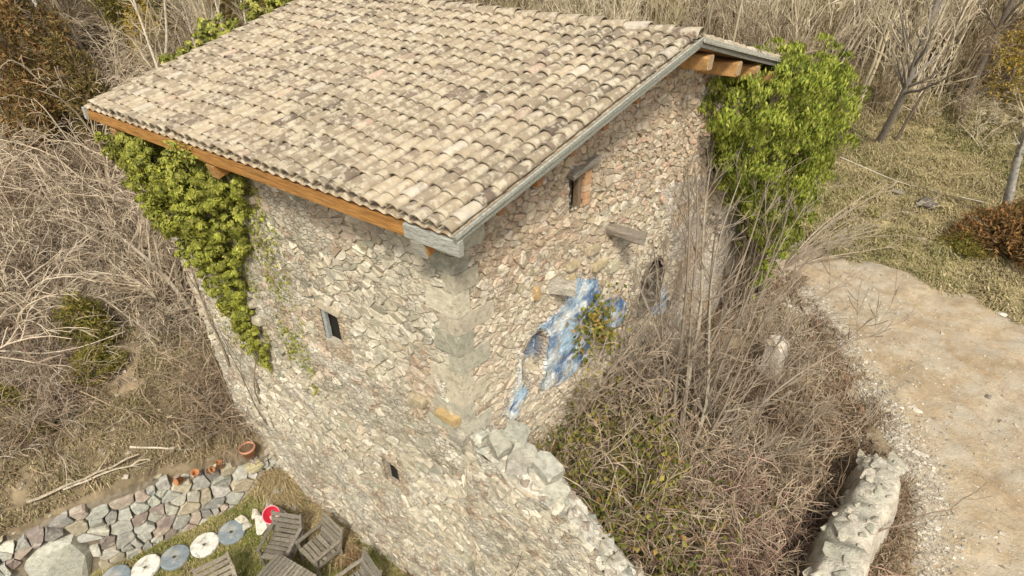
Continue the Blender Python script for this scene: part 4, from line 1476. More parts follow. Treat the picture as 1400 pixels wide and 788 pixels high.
def scatter(name, label, cat, group, protos, pts, rng, smin=.8, smax=1.25, tilt=.12, sink=.05):
    for x, y in pts:
        if not near_view(x, y):
            continue
        me = protos[rng.integers(len(protos))]
        s = rng.uniform(smin, smax)
        o = put(name, me, None, (x, y, float(ground_z(x, y)) - sink), (rng.normal(0, tilt), rng.normal(0, tilt), rng.uniform(0, 6.28)), label, cat, group)
        o.scale = (s, s, s * rng.uniform(.85, 1.15))

def area(poly, n, rng, dmin=.5, ok=None):
    poly = np.array(poly, float)
    lo, hi = poly.min(0), poly.max(0)
    P = []
    t = 0
    while len(P) < n and t < n * 60:
        t += 1
        q = rng.uniform(lo, hi)
        if not inpoly(q[:1], q[1:], poly)[0]:
            continue
        if P and np.min(((np.array(P) - q) ** 2).sum(1)) < dmin * dmin:
            continue
        if ok and not ok(q):
            continue
        P.append(q)
    return P

rng = np.random.default_rng(71)
LEFT = [(-13.2, -.2), (-11.8, 2.0), (-10.2, 3.5), (-10.2, 9), (-12, 14), (-30, 18), (-38, 9), (-30, 2), (-21, -1.5), (-15, -3.6)]
scatter('bare_shrub', 'bare grey shrub with arching branches in the thicket left of the house', 'shrub', 'arching shrubs of the thicket left of the house', ARCH_, area(LEFT, 75, rng, 1.3), rng, .75, 1.15)
scatter('bramble', 'dry bramble tangle on the floor of the thicket left of the house', 'bramble', 'brambles of the thicket left of the house', TANG, area([(-13.6, -1.2), (-10.6, 2.0), (-9.6, 3.5), (-9.8, 9), (-14, 12), (-25, 8), (-22, -1.5), (-14.5, -4)], 110, rng, .6), rng, .7, 1.2)
BACKL = [(-20, 9), (-14, 14), (-14, 34), (-30, 46), (-50, 34), (-52, 12), (-36, 6)]
scatter('bare_tree', 'bare pale sapling in the wood behind the left end of the roof', 'tree', 'saplings of the wood behind the roof', SAP, area(BACKL, 75, rng, 1.5), rng, .75, 1.2)
scatter('undergrowth_shrub', 'bare twiggy undergrowth shrub in the wood behind the roof', 'shrub', 'undergrowth of the wood behind the roof', ARCH_ + WILD, area(BACKL, 110, rng, 1.2), rng, .8, 1.2)
BACKR = [(-14, 20), (-6, 24), (0, 25.5), (3, 27.5), (12, 31), (18, 40), (12, 52), (-10, 52), (-26, 44), (-22, 30)]
scatter('stem_clump', 'clump of tall pale bare stems at the wood edge beyond the ridge and meadow', 'shrub', 'clumps of tall bare stems at the wood edge', CANE, area(BACKR, 150, rng, 1.1), rng, .85, 1.35)
scatter('scrub_bush', 'low brown scrub along the wood edge beyond the meadow', 'shrub', 'low scrub of the wood edge', [WILD[0], ARCH_[2], WILD[0]], area(BACKR, 90, rng, 1.0), rng, .7, 1.1)
scatter('bare_tree', 'bare grey tree deep in the wood beyond the meadow', 'tree', 'bare trees deep in the wood', SAP + WILD, area(BACKR, 90, rng, 1.3), rng, .9, 1.4)

# ------------------------------------------------------------------ single trees and bushes
def tree(name, label, loc, fn, seed, bark, twig, tint, group=None, cat='tree'):
    rng = np.random.default_rng(seed)
    out = []
    fn(out, rng)
    t = thing(name, label, cat, (loc[0], loc[1], float(ground_z(loc[0], loc[1])) - .05), 0, group)
    k = sorted(out, key=lambda l: -l[1][0])
    big = [l for l in k if l[1][0] > .05] or k[:1]
    small = [l for l in k if l[1][0] <= .05] or k[1:]
    tubes(big, MB(), tint, rng, .08).obj('trunk', bark, t, True)
    if small:
        tubes(small, MB(), twig, rng, .2).obj('branches', M_TWIG, t)
    return t

def path(out, pts, r0, r1, n=10):
    pts = np.array(pts, float)
    t = np.linspace(0, len(pts) - 1, n)
    P = np.stack([np.interp(t, np.arange(len(pts)), pts[:, k]) for k in range(3)], -1)
    k = np.ones(3) / 3
    for c in range(3):
        P[1:-1, c] = np.convolve(P[:, c], k, 'valid')
    R = np.linspace(r0, r1, n)
    out.append((P, R))
    return P, R

def side(out, P, R, n, L, rng, lvl=1, t0=.2, up=.05, ang=(.35, .8), rmin=.009, kids=(3, 6)):
    m = len(P) - 1
    for _ in range(n):
        t = rng.uniform(t0, .98)
        i = min(int(t * m), m - 1)
        d = turn(nrm(P[i + 1] - P[i]), rng.uniform(*ang), rng)
        grow(out, P[i] + (P[i + 1] - P[i]) * rng.random(), d, L * rng.uniform(.5, 1.2) * (1.15 - .5 * t), max(R[i] * .5, rmin), lvl, rng, 6, .08, up, kids, (.3, .8), .5, rmin, .2)

# the tall bare shrub-tree inside the ruin
def f_main(out, rng):
    tops = [((-1.6, 3.6, 6.2), .075), ((-1.75, 2.5, 6.0), .05), ((-.85, 3.4, 5.7), .055), ((-2.7, 1.4, 5.2), .04), ((-.1, 4.0, 5.1), .045), ((.9, 3.6, 4.2), .035), ((-2.2, .9, 2.8), .03), ((3.0, .9, 2.4), .032), ((2.6, 3.4, 3.2), .035),
            ((-2.1, 3.2, 6.6), .04), ((-1.2, 3.9, 5.6), .035), ((-.5, 4.6, 5.4), .035), ((.4, 4.4, 4.9), .03), ((-2.4, 2.0, 5.6), .03), ((1.6, 3.8, 3.6), .03), ((-3.1, .6, 3.6), .028)]
    for (x, y, z), r in tops:
        m = np.array([x, y, z])
        pts = [rng.normal(0, .26 if r < .05 else .1, 3) * (1, 1, 0), m * (.20, .22, .26) + rng.normal(0, .13, 3), m * (.42, .46, .52) + rng.normal(0, .16, 3), m * (.72, .74, .78) + rng.normal(0, .16, 3), m]
        P, R = path(out, pts, r, .011, 12)
        side(out, P, R, 15, 1.6, rng, 1, .22, .05, (.35, 1.0), .0075, (3, 6))
tree('bare_tree', 'tall many-stemmed bare tree growing inside the ruin before the gable wall', (2.48, 4.28), f_main, 301, M_BARK, (.24, .195, .145), (.32, .275, .205))

def f_bend(pts, r, n, L):
    def f(out, rng):
        P, R = path(out, pts, r, r * .4, 12)
        side(out, P, R, n, L, rng, 2, .3, .05, (.4, 1.0), .011, (3, 5))
    return f
def f_lean(base, top, r, n, L):
    def f(out, rng):
        P, R = path(out, [base, np.array(base) * .5 + np.array(top) * .5 + rng.normal(0, .12, 3), top], r, r * .45, 12)
        side(out, P, R, n, L, rng, 2, .3, .05, (.4, .9), .012, (3, 5))
    return f
tree('tree', 'pale lichen-spotted trunk leaning at the right edge above the rusty bushes', (7.74, 19.9), f_bend([(0, 0, 0), (-.62, -1.1, 2.97), (-1.0, -1.9, 6.5)], .17, 9, 2.2), 302, M_LICHEN, (.50, .46, .38), (.40, .38, .33))
tree('tree', 'grey leaning trunk in the meadow at the wood edge, its bare branches fanning out', (3.1, 24.6), f_bend([(0, 0, 0), (.36, -1.3, 2.45), (.37, -1.6, 4.8), (.4, -1.8, 7.2)], .17, 22, 3.2), 303, M_BARK, TW_PALE, (.27, .24, .20))
tree('tree', 'dark upright trunk standing behind the leaning grey one', (5.6, 28.3), f_lean((0, 0, 0), (.7, .5, 9), .16, 14, 3.2), 304, M_BARK, TW_GREY, (.17, .14, .11))
tree('tree', 'thin dark stem close beside the leaning grey trunk', (3.65, 24.9), f_lean((0, 0, 0), (.7, .3, 6), .07, 10, 2), 305, M_BARK, TW_GREY, (.15, .115, .085))
tree('tree', 'white birch trunk forking at the top left corner', (-30.3, 7.2), lambda out, rng: [side(out, *path(out, p, .17, .09, 8), 5, 2, rng) for p in ([(0, 0, 0), (-.1, 0, 4), (-.3, .0, 9)], [(-.1, 0, 4.2), (.6, .3, 6), (1.1, .4, 9)])], 306, M_LICHEN, TW_PALE, (.68, .64, .57))
tree('tree', 'pale forked sapling behind the left corner of the roof', (-21.5, 7.4), lambda out, rng: [side(out, *path(out, p, .085, .03, 12), 9, 2.2, rng, 2) for p in ([(0, 0, 0), (-.25, .1, 3.2), (-.9, .3, 8)], [(-.2, .1, 2.8), (.5, .5, 4.4), (1.4, .9, 8)])], 307, M_BARK, TW_PALE, (.58, .51, .40))
for i, (x, y, lab) in enumerate(((-21.0, 8.8, 'straight slender pale stem just right of the forked sapling'), (-19.6, 10.4, 'straight slender pale stem closest to the first ivy clump on the rake'), (-20.2, 9.7, 'slender pale stem standing between two taller ones by the roof edge'))):
    tree('tree', lab, (x, y), lambda out, rng: side(out, *path(out, [(0, 0, 0), (rng.normal(0, .15), .1, 4), (rng.normal(-.2, .2), .2, 8.5)], .065, .025, 12), 9, 2.0, rng, 2, .35), 310 + i, M_BARK, TW_PALE, (.58, .52, .41), 'slender stems by the left rake of the roof')
def f_limb(out, rng):
    for pts, r in (([(0, 0, 0), (-.6, -.3, 1.0), (-1.7, -.5, 1.6), (-3.2, -1.9, 1.7)], .10), ([(.3, .2, 0), (.1, .1, 1.2), (-.6, -.1, 2.2), (-1.8, -.2, 2.7), (-3.4, 0.2, 2.3)], .09), ([(.1, 0, 0), (.5, .4, 1.4), (.2, .9, 2.8)], .05), ([(-.3, 0, 0), (-.6, .5, 1.2), (-1.6, .9, 2.4)], .05)):
        P, R = path(out, pts, r, .022, 12)
        side(out, P, R, 14, 1.8, rng, 2, .2, .04, (.4, 1.0), .009, (3, 5))
tree('bare_tree', 'thick grey limbs bending left in an arch in front of the thicket by the house', (-12.7, 1.6), f_limb, 320, M_BARK, TW_GREY, (.40, .34, .26))

# evergreen bushes
def bush_mesh(name, seed, cols, L, n, blobs, w_=None, droop=.2, asp=.3):
    rng = np.random.default_rng(seed)
    mb = MB()
    PP, NN = [], []
    for (c, r, sq) in blobs:
        k = int(n * r * r)
        d = nrm(rng.normal(size=(k, 3)))
        rr = r * rng.uniform(.45, 1, (k, 1)) ** .5
        nz = fbm(d[:, 0] * 3 + c[0], d[:, 1] * 3, d[:, 2] * 3, o=3, seed=seed)
        P = np.array(c) + d * rr * (1 + (nz[:, None] - .5) * 1.1) * np.array(sq)
        PP.append(P)
        NN.append(d)
    P, N = np.concatenate(PP), np.concatenate(NN)
    tdir = nrm(N + np.array([0, 0, .5]))
    V, F = leaves(P, nrm(np.cross(N, rng.normal(size=N.shape)) + N * .4), rng.uniform(.6, 1.4, len(P)) * L, rng, -droop, asp)
    mb.add(V, F, tints(cols, len(P), 4, rng, .25, w_))
    return mb.mesh(name, M_LEAF)
OLIVE = [(.30, .26, .055), (.22, .20, .045), (.36, .28, .06), (.16, .16, .04)]
RUST = [(.30, .155, .055), (.22, .13, .05), (.17, .13, .05), (.36, .20, .07)]
BROWN = [(.25, .18, .06), (.20, .15, .05), (.30, .21, .08), (.14, .12, .04)]
YELL = [(.55, .36, .05), (.45, .33, .07), (.36, .30, .06)]
B3 = [((0, 0, .7), .75, (1, 1, 1)), ((.5, .2, .55), .55, (1, 1, 1)), ((-.5, -.1, .5), .55, (1, 1, 1)), ((.1, .1, 1.3), .45, (.8, .8, 1.2)), ((-.2, .4, .9), .45, (1, 1, 1))]
BT = [((0, 0, 1.5), 1.1, (1, 1, 1)), ((.6, .3, 2.4), .9, (1, 1, 1)), ((-.6, -.1, 2.8), .9, (1, 1, 1)), ((.1, .1, 3.8), .8, (.8, .8, 1.2)), ((-.2, .5, 4.7), .5, (.8, .8, 1.3)), ((.7, -.5, 1.2), .8, (1, 1, 1))]
m_ol = bush_mesh('olive_bush', 401, OLIVE, .15, 2600, B3)
m_rust = bush_mesh('rust_bush', 402, RUST, .14, 2600, B3, droop=.5)
m_brt = bush_mesh('brown_tree', 403, BROWN, .2, 1500, BT)
m_rut = bush_mesh('rusty_tree', 404, RUST + BROWN, .2, 1500, BT)
m_olt = bush_mesh('olive_tree', 405, OLIVE, .2, 1500, BT)
m_yel = bush_mesh('yellow_tree', 406, YELL, .17, 700, BT)
L_ = []
rg = np.random.default_rng(3)
for k in range(9):
    a = rg.uniform(0, 6.28)
    grow(L_, (0, 0, -.1), (math.cos(a) * .4, math.sin(a) * .4, 1), rg.uniform(1, 1.6), .025, 1, rg, 5)
m_bst = tubes(L_, MB(), (.24, .19, .13), rg).mesh('bush_stems', M_TWIG)
L_ = []
path(L_, [(0, 0, -.2), (.05, .05, 2.5), (0, .1, 5)], .11, .03)
for k in range(26):
    grow(L_, (0, .05, rg.uniform(.5, 4.5)), (rg.normal(), rg.normal(), .4), rg.uniform(.7, 1.4), .03, 1, rg, 4)
m_tst = tubes(L_, MB(), (.22, .17, .12), rg).mesh('tree_limbs', M_TWIG)
def bush(name, label, cat, me, x, y, s, group=None, sz=1.0, st=None, rz=0.0):
    t = thing(name, label, cat, (x, y, float(ground_z(x, y)) - .05), rz, group)
    t.scale = (s, s, s * sz)
    put('foliage', me, t)
    put('trunk' if st is m_tst else 'stems', st or m_bst, t)
for i, (me, x, y, s, sz, lab) in enumerate(((m_ol, -13.8, -.7, .85, 1.2, 'olive-yellow evergreen bush poking up through the brambles, tallest on the left slope'), (m_ol, -12.45, -1.2, .8, .7, 'low olive evergreen bush next to the patch of bare earth'),
        (m_ol, -12.9, -3.2, .75, .7, 'dark olive bush at the left edge of the slope'), (m_ol, -11.9, -3.1, .5, .7, 'small olive bush lowest on the left slope'), (m_ol, -14.9, -3.3, .6, .9, 'olive bush half buried in brambles at the left edge'),
        (m_rust, 7.35, 17.7, 1.15, .8, 'rusty brown bush at the foot of the lichen-spotted trunk'), (m_rust, 8.5, 17.6, 1.3, .9, 'rusty brown bush cut by the right edge of the meadow'), (m_ol, 6.75, 17.2, .7, .6, 'dark olive bush at the front of the rusty ones'), (m_rust, 8.0, 19.0, 1.0, .8, 'rusty brown bush behind the lichen-spotted trunk'))):
    bush('evergreen_bush', lab, 'bush', me, x, y, s, None, sz, None, i * 1.3)
for i, (me, x, y, s, lab) in enumerate(((m_rut, -24.6, 3.6, 1.1, 'orange-brown conifer at the left edge, lower of the two'), (m_rut, -27.5, 5.0, 1.3, 'orange-brown conifer in the top left corner'), (m_brt, -23.0, 5.2, .9, 'dark brown evergreen right of the orange conifers'),
        (m_brt, -25.5, 14.5, 1.1, 'brownish evergreen tree over the ivy clumps, leftmost of its row'), (m_brt, -24.5, 16.5, 1.2, 'brownish evergreen tree in the middle of the row behind the left rake'), (m_rut, -23.5, 18.5, 1.2, 'reddish brown evergreen tree of the row behind the left rake'), (m_olt, -22.0, 20.5, 1.1, 'olive evergreen tree near the left end of the ridge'),
        (m_olt, -29.0, 10.5, 1.1, 'olive evergreen tree between the birch and the saplings'), (m_yel, -27.0, 10.0, .9, 'yellow-orange leafy tree behind the forked sapling'), (m_brt, -9.5, 34.0, 1.1, 'brown evergreen behind the ridge, left of the pale stems'), (m_rut, -11.0, 33.0, .9, 'rusty low evergreen behind the ridge'), (m_olt, -16, 30, .8, 'olive evergreen behind the middle of the ridge'),
        (m_yel, 6.9, 29.0, .9, 'yellow-leaved young tree at the top right'), (m_yel, 2.5, 33, .8, 'sparse yellow-green tree among the bare stems'), (m_olt, -3.5, 33.5, .7, 'olive evergreen among the bare stems right of the ridge'), (m_brt, 6.5, 34, 1.0, 'dark brown evergreen at the top right behind the trunks'))):
    bush('evergreen_tree' if me is not m_yel else 'leafy_tree', lab, 'tree', me, x, y, s, None, 1, m_tst, i * 1.1)

# ------------------------------------------------------------------ brush filling the ruin
rng = np.random.default_rng(81)
INR = [(-.05, 1.5), (3.2, 1.5), (5.2, 1.5), (5.1, 4.6), (4.9, 6.0), (4.2, 7.6), (3.4, 7.4), (2.6, 6.4), (1.5, 6.2), (.8, 4.2), (.1, 2.2)]
TAN_ = [proto(f_tangle, 250 + i, t, 'tangle') for i, t in enumerate(((.28, .205, .135), (.49, .41, .30), (.21, .145, .095)))]
REDB = [proto(f_tangle, 260 + i, t, 'tangle') for i, t in enumerate(((.37, .25, .19), (.33, .22, .16)))]
mid = [(1.0, 1.6), (5.4, 1.6), (5.5, 5.0), (4.6, 5.2), (2.6, 4.8), (1.4, 3.4)]
def clear(q):
    return (q[0] - 3.95) ** 2 + (q[1] - 6.1) ** 2 > 1.1
scatter('bramble', 'pale dry bramble in the brush that fills the ruin', 'bramble', 'dry brambles filling the ruin', TAN_, area(INR, 46, rng, .5, clear), rng, .5, .9)
scatter('bramble', 'reddish dry bramble low in the brush near the bottom of the photo', 'bramble', 'reddish brambles filling the ruin', REDB, area([(3.0, 1.6), (5.2, 1.6), (5.3, 3.4), (4.0, 4.0), (2.8, 2.8)], 16, rng, .4), rng, .6, .9)
scatter('bare_shrub', 'bare grey shrub rising out of the brush inside the ruin', 'shrub', 'bare shrubs inside the ruin', ARCH_[:1] + ARCH_[2:], area(INR, 12, rng, 1.0, clear), rng, .5, .7)
scatter('bramble', 'brown bramble along the gravel edge of the road beside the ruin', 'bramble', 'brambles along the road edge', TAN_, area([(2.0, 10.6), (2.5, 10.9), (3.8, 9.3), (5.0, 7.0), (5.2, 6.0), (3.8, 8.0)], 18, rng, .5), rng, .4, .65)
LV = [(.22, .21, .04), (.14, .155, .03), (.30, .26, .05), (.09, .11, .025), (.36, .22, .06)]
def f_leafy(seed):
    rng = np.random.default_rng(seed)
    out = []
    for k in range(26):
        a = rng.uniform(0, 6.28)
        grow(out, (rng.normal(0, .3), rng.normal(0, .3), 0), (math.cos(a) * .6, math.sin(a) * .6, rng.uniform(.6, 1.8)), rng.uniform(.8, 1.8), .012, 1, rng, 6, .15, .0, (3, 5), (.4, 1.1), .45, .006, .2, .4, .3)
    pts = np.concatenate([l[0][1:] for l in out])
    pts = np.repeat(pts, 2, 0)
    pts = pts[rng.random(len(pts)) < .75] if True else pts
    pts = pts + rng.normal(0, .05, pts.shape)
    V, F = leaves(pts, nrm(rng.normal(0, .6, pts.shape) + np.array([.3, -.4, .8])), rng.uniform(.07, .13, len(pts)), rng, .4, .7)
    return tubes(out, MB(), TW_BROWN, rng).mesh('bramble_stems', M_TWIG), MB().add(V, F, tints(LV, len(pts), 4, rng, .25, [.32, .25, .18, .17, .08])).mesh('bramble_leaves', M_LEAF)
LF = [f_leafy(270 + i) for i in range(3)]
spots = [(.25, 3.1), (.55, 3.9), (.95, 4.6), (.5, 2.5), (1.0, 3.4), (1.15, 5.2), (1.5, 4.2), (.9, 2.1), (1.35, 2.6), (1.9, 3.2), (1.4, 5.9), (1.9, 2.2), (2.6, 2.4), (2.4, 1.8), (3.3, 2.0)]
for i, (x, y) in enumerate(spots):
    a, b = LF[i % 3]
    t = thing('leafy_bramble', 'leafy olive bramble against the foot of the blue painted wall inside the ruin', 'bramble', (x, y, float(ground_z(x, y))), i * 2.1, 'leafy brambles inside the ruin')
    s = rng.uniform(.75, 1.15)
    t.scale = (s, s, s * (1.2 if i < 7 else 1.15))
    put('stems', a, t)
    put('leaves', b, t)
# a leafy creeper hanging over the blue plaster
cr = thing('creeper', 'dark leafy creeper hanging over the blue plaster of the gable wall', 'creeper')
n = 900
s_ = rng.normal(3.35, .28, n)
z_ = rng.normal(7.25, .3, n)
k = (fbm(s_ * 2.5, z_ * 2.5, seed=97) > .44) & (s_ > 2.55)
P = frB(s_[k], z_[k], rng.uniform(.05, .5, k.sum()))
V, F = leaves(P, np.tile(NBV + np.array([0, -.3, .4]), (len(P), 1)), rng.uniform(.07, .13, len(P)), rng, .5, .7)
MB().add(V, F, tints(LV, len(P), 4, rng, .25)).obj('leaves', M_LEAF, cr)
L_ = []
for k in range(34):
    p = bpt(rng.uniform(2.6, 6.0), rng.uniform(3.8, 5.5), .25)
    grow(L_, p, (.15, rng.normal(0, .35), 1), rng.uniform(1.5, 3.4), rng.uniform(.010, .018), 2, rng, 8, .16, .0, (3, 5), (.4, 1.1), .45, .007, .15, .4, .1)
tubes(L_, MB(), (.33, .26, .19), rng).obj('stems', M_TWIG, cr)
# dense dark brush on the wall between the blue patch and the tree
scatter('bramble', 'dark tall bramble leaning on the gable wall right of the blue plaster', 'bramble', 'tall brambles on the gable wall', [TANG[0], TAN_[2], REDB[1]], [tuple(bpt(s, 0, d)[:2]) for s, d in ((3.2, .5), (3.8, .6), (4.4, .5), (5.0, .6), (5.6, .5), (4.1, 1.1), (4.8, 1.2), (3.5, 1.2))], rng, 1.1, 1.5)

scatter('bramble', 'dark bramble crowding the inner side of the low end wall', 'bramble', 'brambles along the inner side of the end wall', TAN_[::2], [(4.85, 2.2), (4.9, 3.0), (4.95, 3.8), (5.1, 4.6), (5.2, 5.4), (4.6, 1.7)], rng, .6, .85)
scatter('bramble', 'pale bramble arching over the olive bushes at the left edge', 'bramble', 'brambles over the olive bushes', TANG, area([(-14.2, -4.4), (-11.4, -3.6), (-11.6, -2.0), (-13.0, -1.2), (-15.0, -2.0)], 22, rng, .4), rng, .55, .85)
scatter('scrub_bush', 'small bare bush standing in the rough grass at the wood edge', 'shrub', 'small bushes at the wood edge', [WILD[0], WILD[1], ARCH_[0]], area([(-2.5, 22), (2, 24.5), (9, 27), (10, 30), (3, 28), (-4, 25)], 16, rng, .8), rng, .4, .7)
scatter('bramble', 'brown bramble heaped against the left corner of the long wall', 'bramble', 'brambles against the house corner', TAN_[:1] + TANG[:2] + TAN_[2:], [(-8.98, .75), (-9.3, 1.1), (-9.05, .4), (-9.2, .7), (-9.7, .9), (-8.95, 1.3), (-9.6, .5), (-9.9, 1.7), (-9.2, 1.8), (-9.3, 2.6), (-9.05, 2.2)], rng, .9, 1.35)
def f_reach(out, rng):
    for k in range(9):
        x, y, z = (rng.uniform(1.2, 3.4), rng.uniform(.5, 4.6), rng.uniform(.5, 1.7))
        P, R = path(out, [(0, 0, 0), (x * .3, y * .25, z * .75), (x * .65, y * .6, z), (x, y, z * 1.15)], .03, .009, 10)
        side(out, P, R, 9, .9, rng, 1, .3, .02, (.25, .6), .007, (2, 4))
tree('bare_shrub', 'bare dark bush below the big ivy, its long branches reaching over the road and meadow', (2.2, 13.2), f_reach, 330, M_TWIG, (.34, .275, .20), (.30, .24, .17), None, 'shrub')

# ------------------------------------------------------------------ the ruined end wall by the road and the plastered stump
rend = thing('ruined_wall', 'low crumbling end wall of the ruin with pale lime on its outer slope, beside the road', 'ruined wall')
nt_, no_ = 70, 15
tt_ = np.linspace(0, 1, nt_)
oo = np.linspace(0, 1, no_)
ctr = np.stack([np.interp(tt_, [0, .4, 1], [6.08, 5.86, 5.5]), np.interp(tt_, [0, .4, 1], [6.25, 4.2, .9])], -1)
zt = np.interp(tt_, [0, .08, .3, .6, 1], [4.75, 4.95, 5.15, 5.4, 5.55]) + (vnoise(tt_ * 14, 0, seed=12) - .5) * .22
prof_o = np.array([-.62, -.56, -.5, -.46, -.40, -.3, -.18, -.05, .06, .16, .20, .26, .31, .36, .42])
prof_z = np.array([-1.7, -1.1, -.6, -.28, -.10, -.04, .0, .02, .03, .02, -.12, -.34, -.58, -.9, -1.5])
wob = (vnoise(tt_ * 9, 5, seed=13) - .5) * .16
PX = ctr[:, None, 0] + prof_o[None] * (1 + .0 * tt_[:, None]) + wob[:, None]
PY = ctr[:, None, 1] + np.zeros((1, no_))
PZ = zt[:, None] + prof_z[None]
nn = (fbm(PX * 4, PY * 4, PZ * 4, seed=16) - .5) * .22 + (fbm(PX * 12, PY * 12, PZ * 12, seed=17) - .5) * .10
PX = PX + nn * .5
PZ = PZ + nn
lime = np.clip((prof_o - .02) * 6, 0, 1)[None, :, None]
tn = fbm(PX * 3, PY * 3, seed=18)[..., None]
Cc = (np.array([.40, .385, .31]) + (np.array([.52, .48, .40]) - np.array([.40, .385, .31])) * np.clip((tn - .35) * 3, 0, 1)) * (1 - lime) + np.array([.54, .48, .385]) * (.8 + .4 * tn) * lime
rw = MB().add(np.stack([PX, PY, PZ], -1), grid_faces(nt_, no_), Cc.reshape(-1, 3)).obj('wall_core', M_CORE, rend, smooth=True)
cap = [(float(PX[0, k]), float(PY[0, k]), float(PZ[0, k])) for k in range(no_)]
MB().add(cap, [tuple(range(no_))], (.50, .46, .37)).obj('end_face', M_CORE, rend)
rg = np.random.default_rng(19)
for i in range(64):
    t = rg.uniform(0, .95)
    k = int(t * (nt_ - 1))
    o_ = rg.uniform(-.5, .12) if i > 4 else rg.uniform(-.1, .2)
    s = rg.uniform(.14, .28) if rg.random() < .85 else rg.uniform(.35, .5)
    if i == 0:
        k, o_, s = 2, .1, .6
    V, F = rock(rg, 14, .5)
    V = V * s * np.array([.7, 1.0, .34])
    R = np.array(Matrix.Rotation(rg.normal(0, .6), 3, 'Z'))
    zz = zt[k] + float(np.interp(o_, prof_o, prof_z)) + .0
    MB().add(V @ R.T + np.array([ctr[k, 0] + o_ + wob[k], ctr[k, 1], zz]), F, pick(np.array([(.45, .425, .34), (.40, .38, .305), (.54, .49, .40), (.48, .44, .345)]), rg)).obj('stone', M_STONE, rend)
stp_ = thing('ruined_wall', 'pale plastered stump of wall standing up from the brush near the ivy', 'ruined wall')
V, F = block(rg, .42, .4, 2.3, .4, .1)
Rz = np.array(Matrix.Rotation(-.25, 3, 'Z'))
MB().add(V @ Rz.T + np.array([3.2, 8.3, 3.95]), F, (.58, .51, .42)).obj('wall_core', M_CORE, stp_)
for i in range(12):
    V, F = rock(rg, 13, .5)
    s = rg.uniform(.16, .3)
    MB().add(V * s * np.array([1, .8, .6]) + np.array([3.2 + rg.uniform(-.16, .16), 8.3 + rg.uniform(-.18, .18), 5.08 + rg.uniform(-.05, .03)]), F, pick(PAL_WARM, rg)).obj('stone', M_STONE, stp_)

# ------------------------------------------------------------------ gravel, stones, sticks
rng = np.random.default_rng(91)
RK = [rock(rng, 9, .4) for _ in range(8)]
def gravel(P, S, cols, name, kind, w_=None, **k):
    mb = MB()
    for j, (V, F) in enumerate(RK):
        idx = np.arange(j, len(P), len(RK))
        if not len(idx):
            continue
        a = rng.uniform(0, 6.28, len(idx))
        c, s = np.cos(a), np.sin(a)
        Q = V[None] * S[idx][:, None, None] * np.array([1, .8, .55])
        X = Q[..., 0] * c[:, None] - Q[..., 1] * s[:, None]
        Y = Q[..., 0] * s[:, None] + Q[..., 1] * c[:, None]
        W = np.stack([X, Y, Q[..., 2]], -1) + P[idx][:, None]
        off = (np.arange(len(idx)) * len(V))[:, None, None]
        d = {}
        for f in F:
            d.setdefault(len(f), []).append(f)
        Fs = [(np.array(v)[None] + off).reshape(-1, len(v[0])) for v in d.values()]
        mb.add(W.reshape(-1, 3), Fs, tints(cols, len(idx), len(V), rng, .25))
    return mb.obj(name, M_STONE, kind=kind, **k)
def road_xyz(n, off_mu, off_sd, lo=.22, hi=.86):
    t = rng.uniform(lo, hi, n)
    i = t * (NU - 1)
    i0 = i.astype(int)
    d = rng.normal(off_mu, off_sd, n)
    n_ = nrm(E2 - E1)[i0]
    p = E1[i0] + n_ * d[:, None]
    tvv = np.clip(d / wid[i0, 0], -.05, 1.05)
    jv = np.clip(((tvv + .06) / 1.12 * (NV - 1)).round().astype(int), 0, NV - 1)
    z = np.maximum(RZ[i0, jv], 0)
    z = np.where(d < 0, terrain(p[:, 0], p[:, 1]) + .02, z)
    return np.stack([p[:, 0], p[:, 1], z], -1)
P = np.concatenate([road_xyz(11000, .35, .42, .28, .75), road_xyz(1600, .2, .4, .6, .86), road_xyz(2600, 2.4, 1.8)])
gravel(P, rng.gamma(2.0, .018, len(P)) + .018, [(.41, .365, .29), (.46, .42, .345), (.35, .30, .23), (.52, .48, .41), (.30, .265, .215)], 'gravel', 'stuff')
for i, (x, y, s, lab) in enumerate(((6.35, 8.5, .34, 'pale flat stone lying on the road beyond the end of the low wall'), (6.6, 7.1, .28, 'pale stone on the road edge closest to the low wall end'), (7.0, 5.3, .3, 'pale stone on the road near the bottom edge of the photo'), (7.9, 14.0, .26, 'white stone lying where the road meets the grass'), (6.1, 9.5, .2, 'small dark stone in the middle of the track'))):
    V, F = rock(rng, 13, .4)
    MB().add(V * s * np.array([1.2, .8, .5]), F, (.58, .53, .44) if i < 4 else (.2, .17, .13)).obj('stone', M_STONE, loc=(x, y, float(ground_z(x, y)) + .09), label=lab, cat='stone')
V, F = rock(rng, 26, .2)
MB().add(V * np.array([.85, .65, .45]), F, (.12, .105, .085)).obj('boulder', M_STONE, loc=(5.42, 19.45, float(ground_z(5.42, 19.45)) + .18), label='dark grey boulder lying in the meadow below the pale line', cat='boulder')
V, F = rock(rng, 16, .2)
MB().add(V * np.array([.45, .4, .25]), F, (.25, .22, .17)).obj('rock', M_STONE, loc=(4.5, 20.3, float(ground_z(4.5, 20.3)) + .1), label='smaller grey rock left of the dark boulder in the meadow', cat='rock')
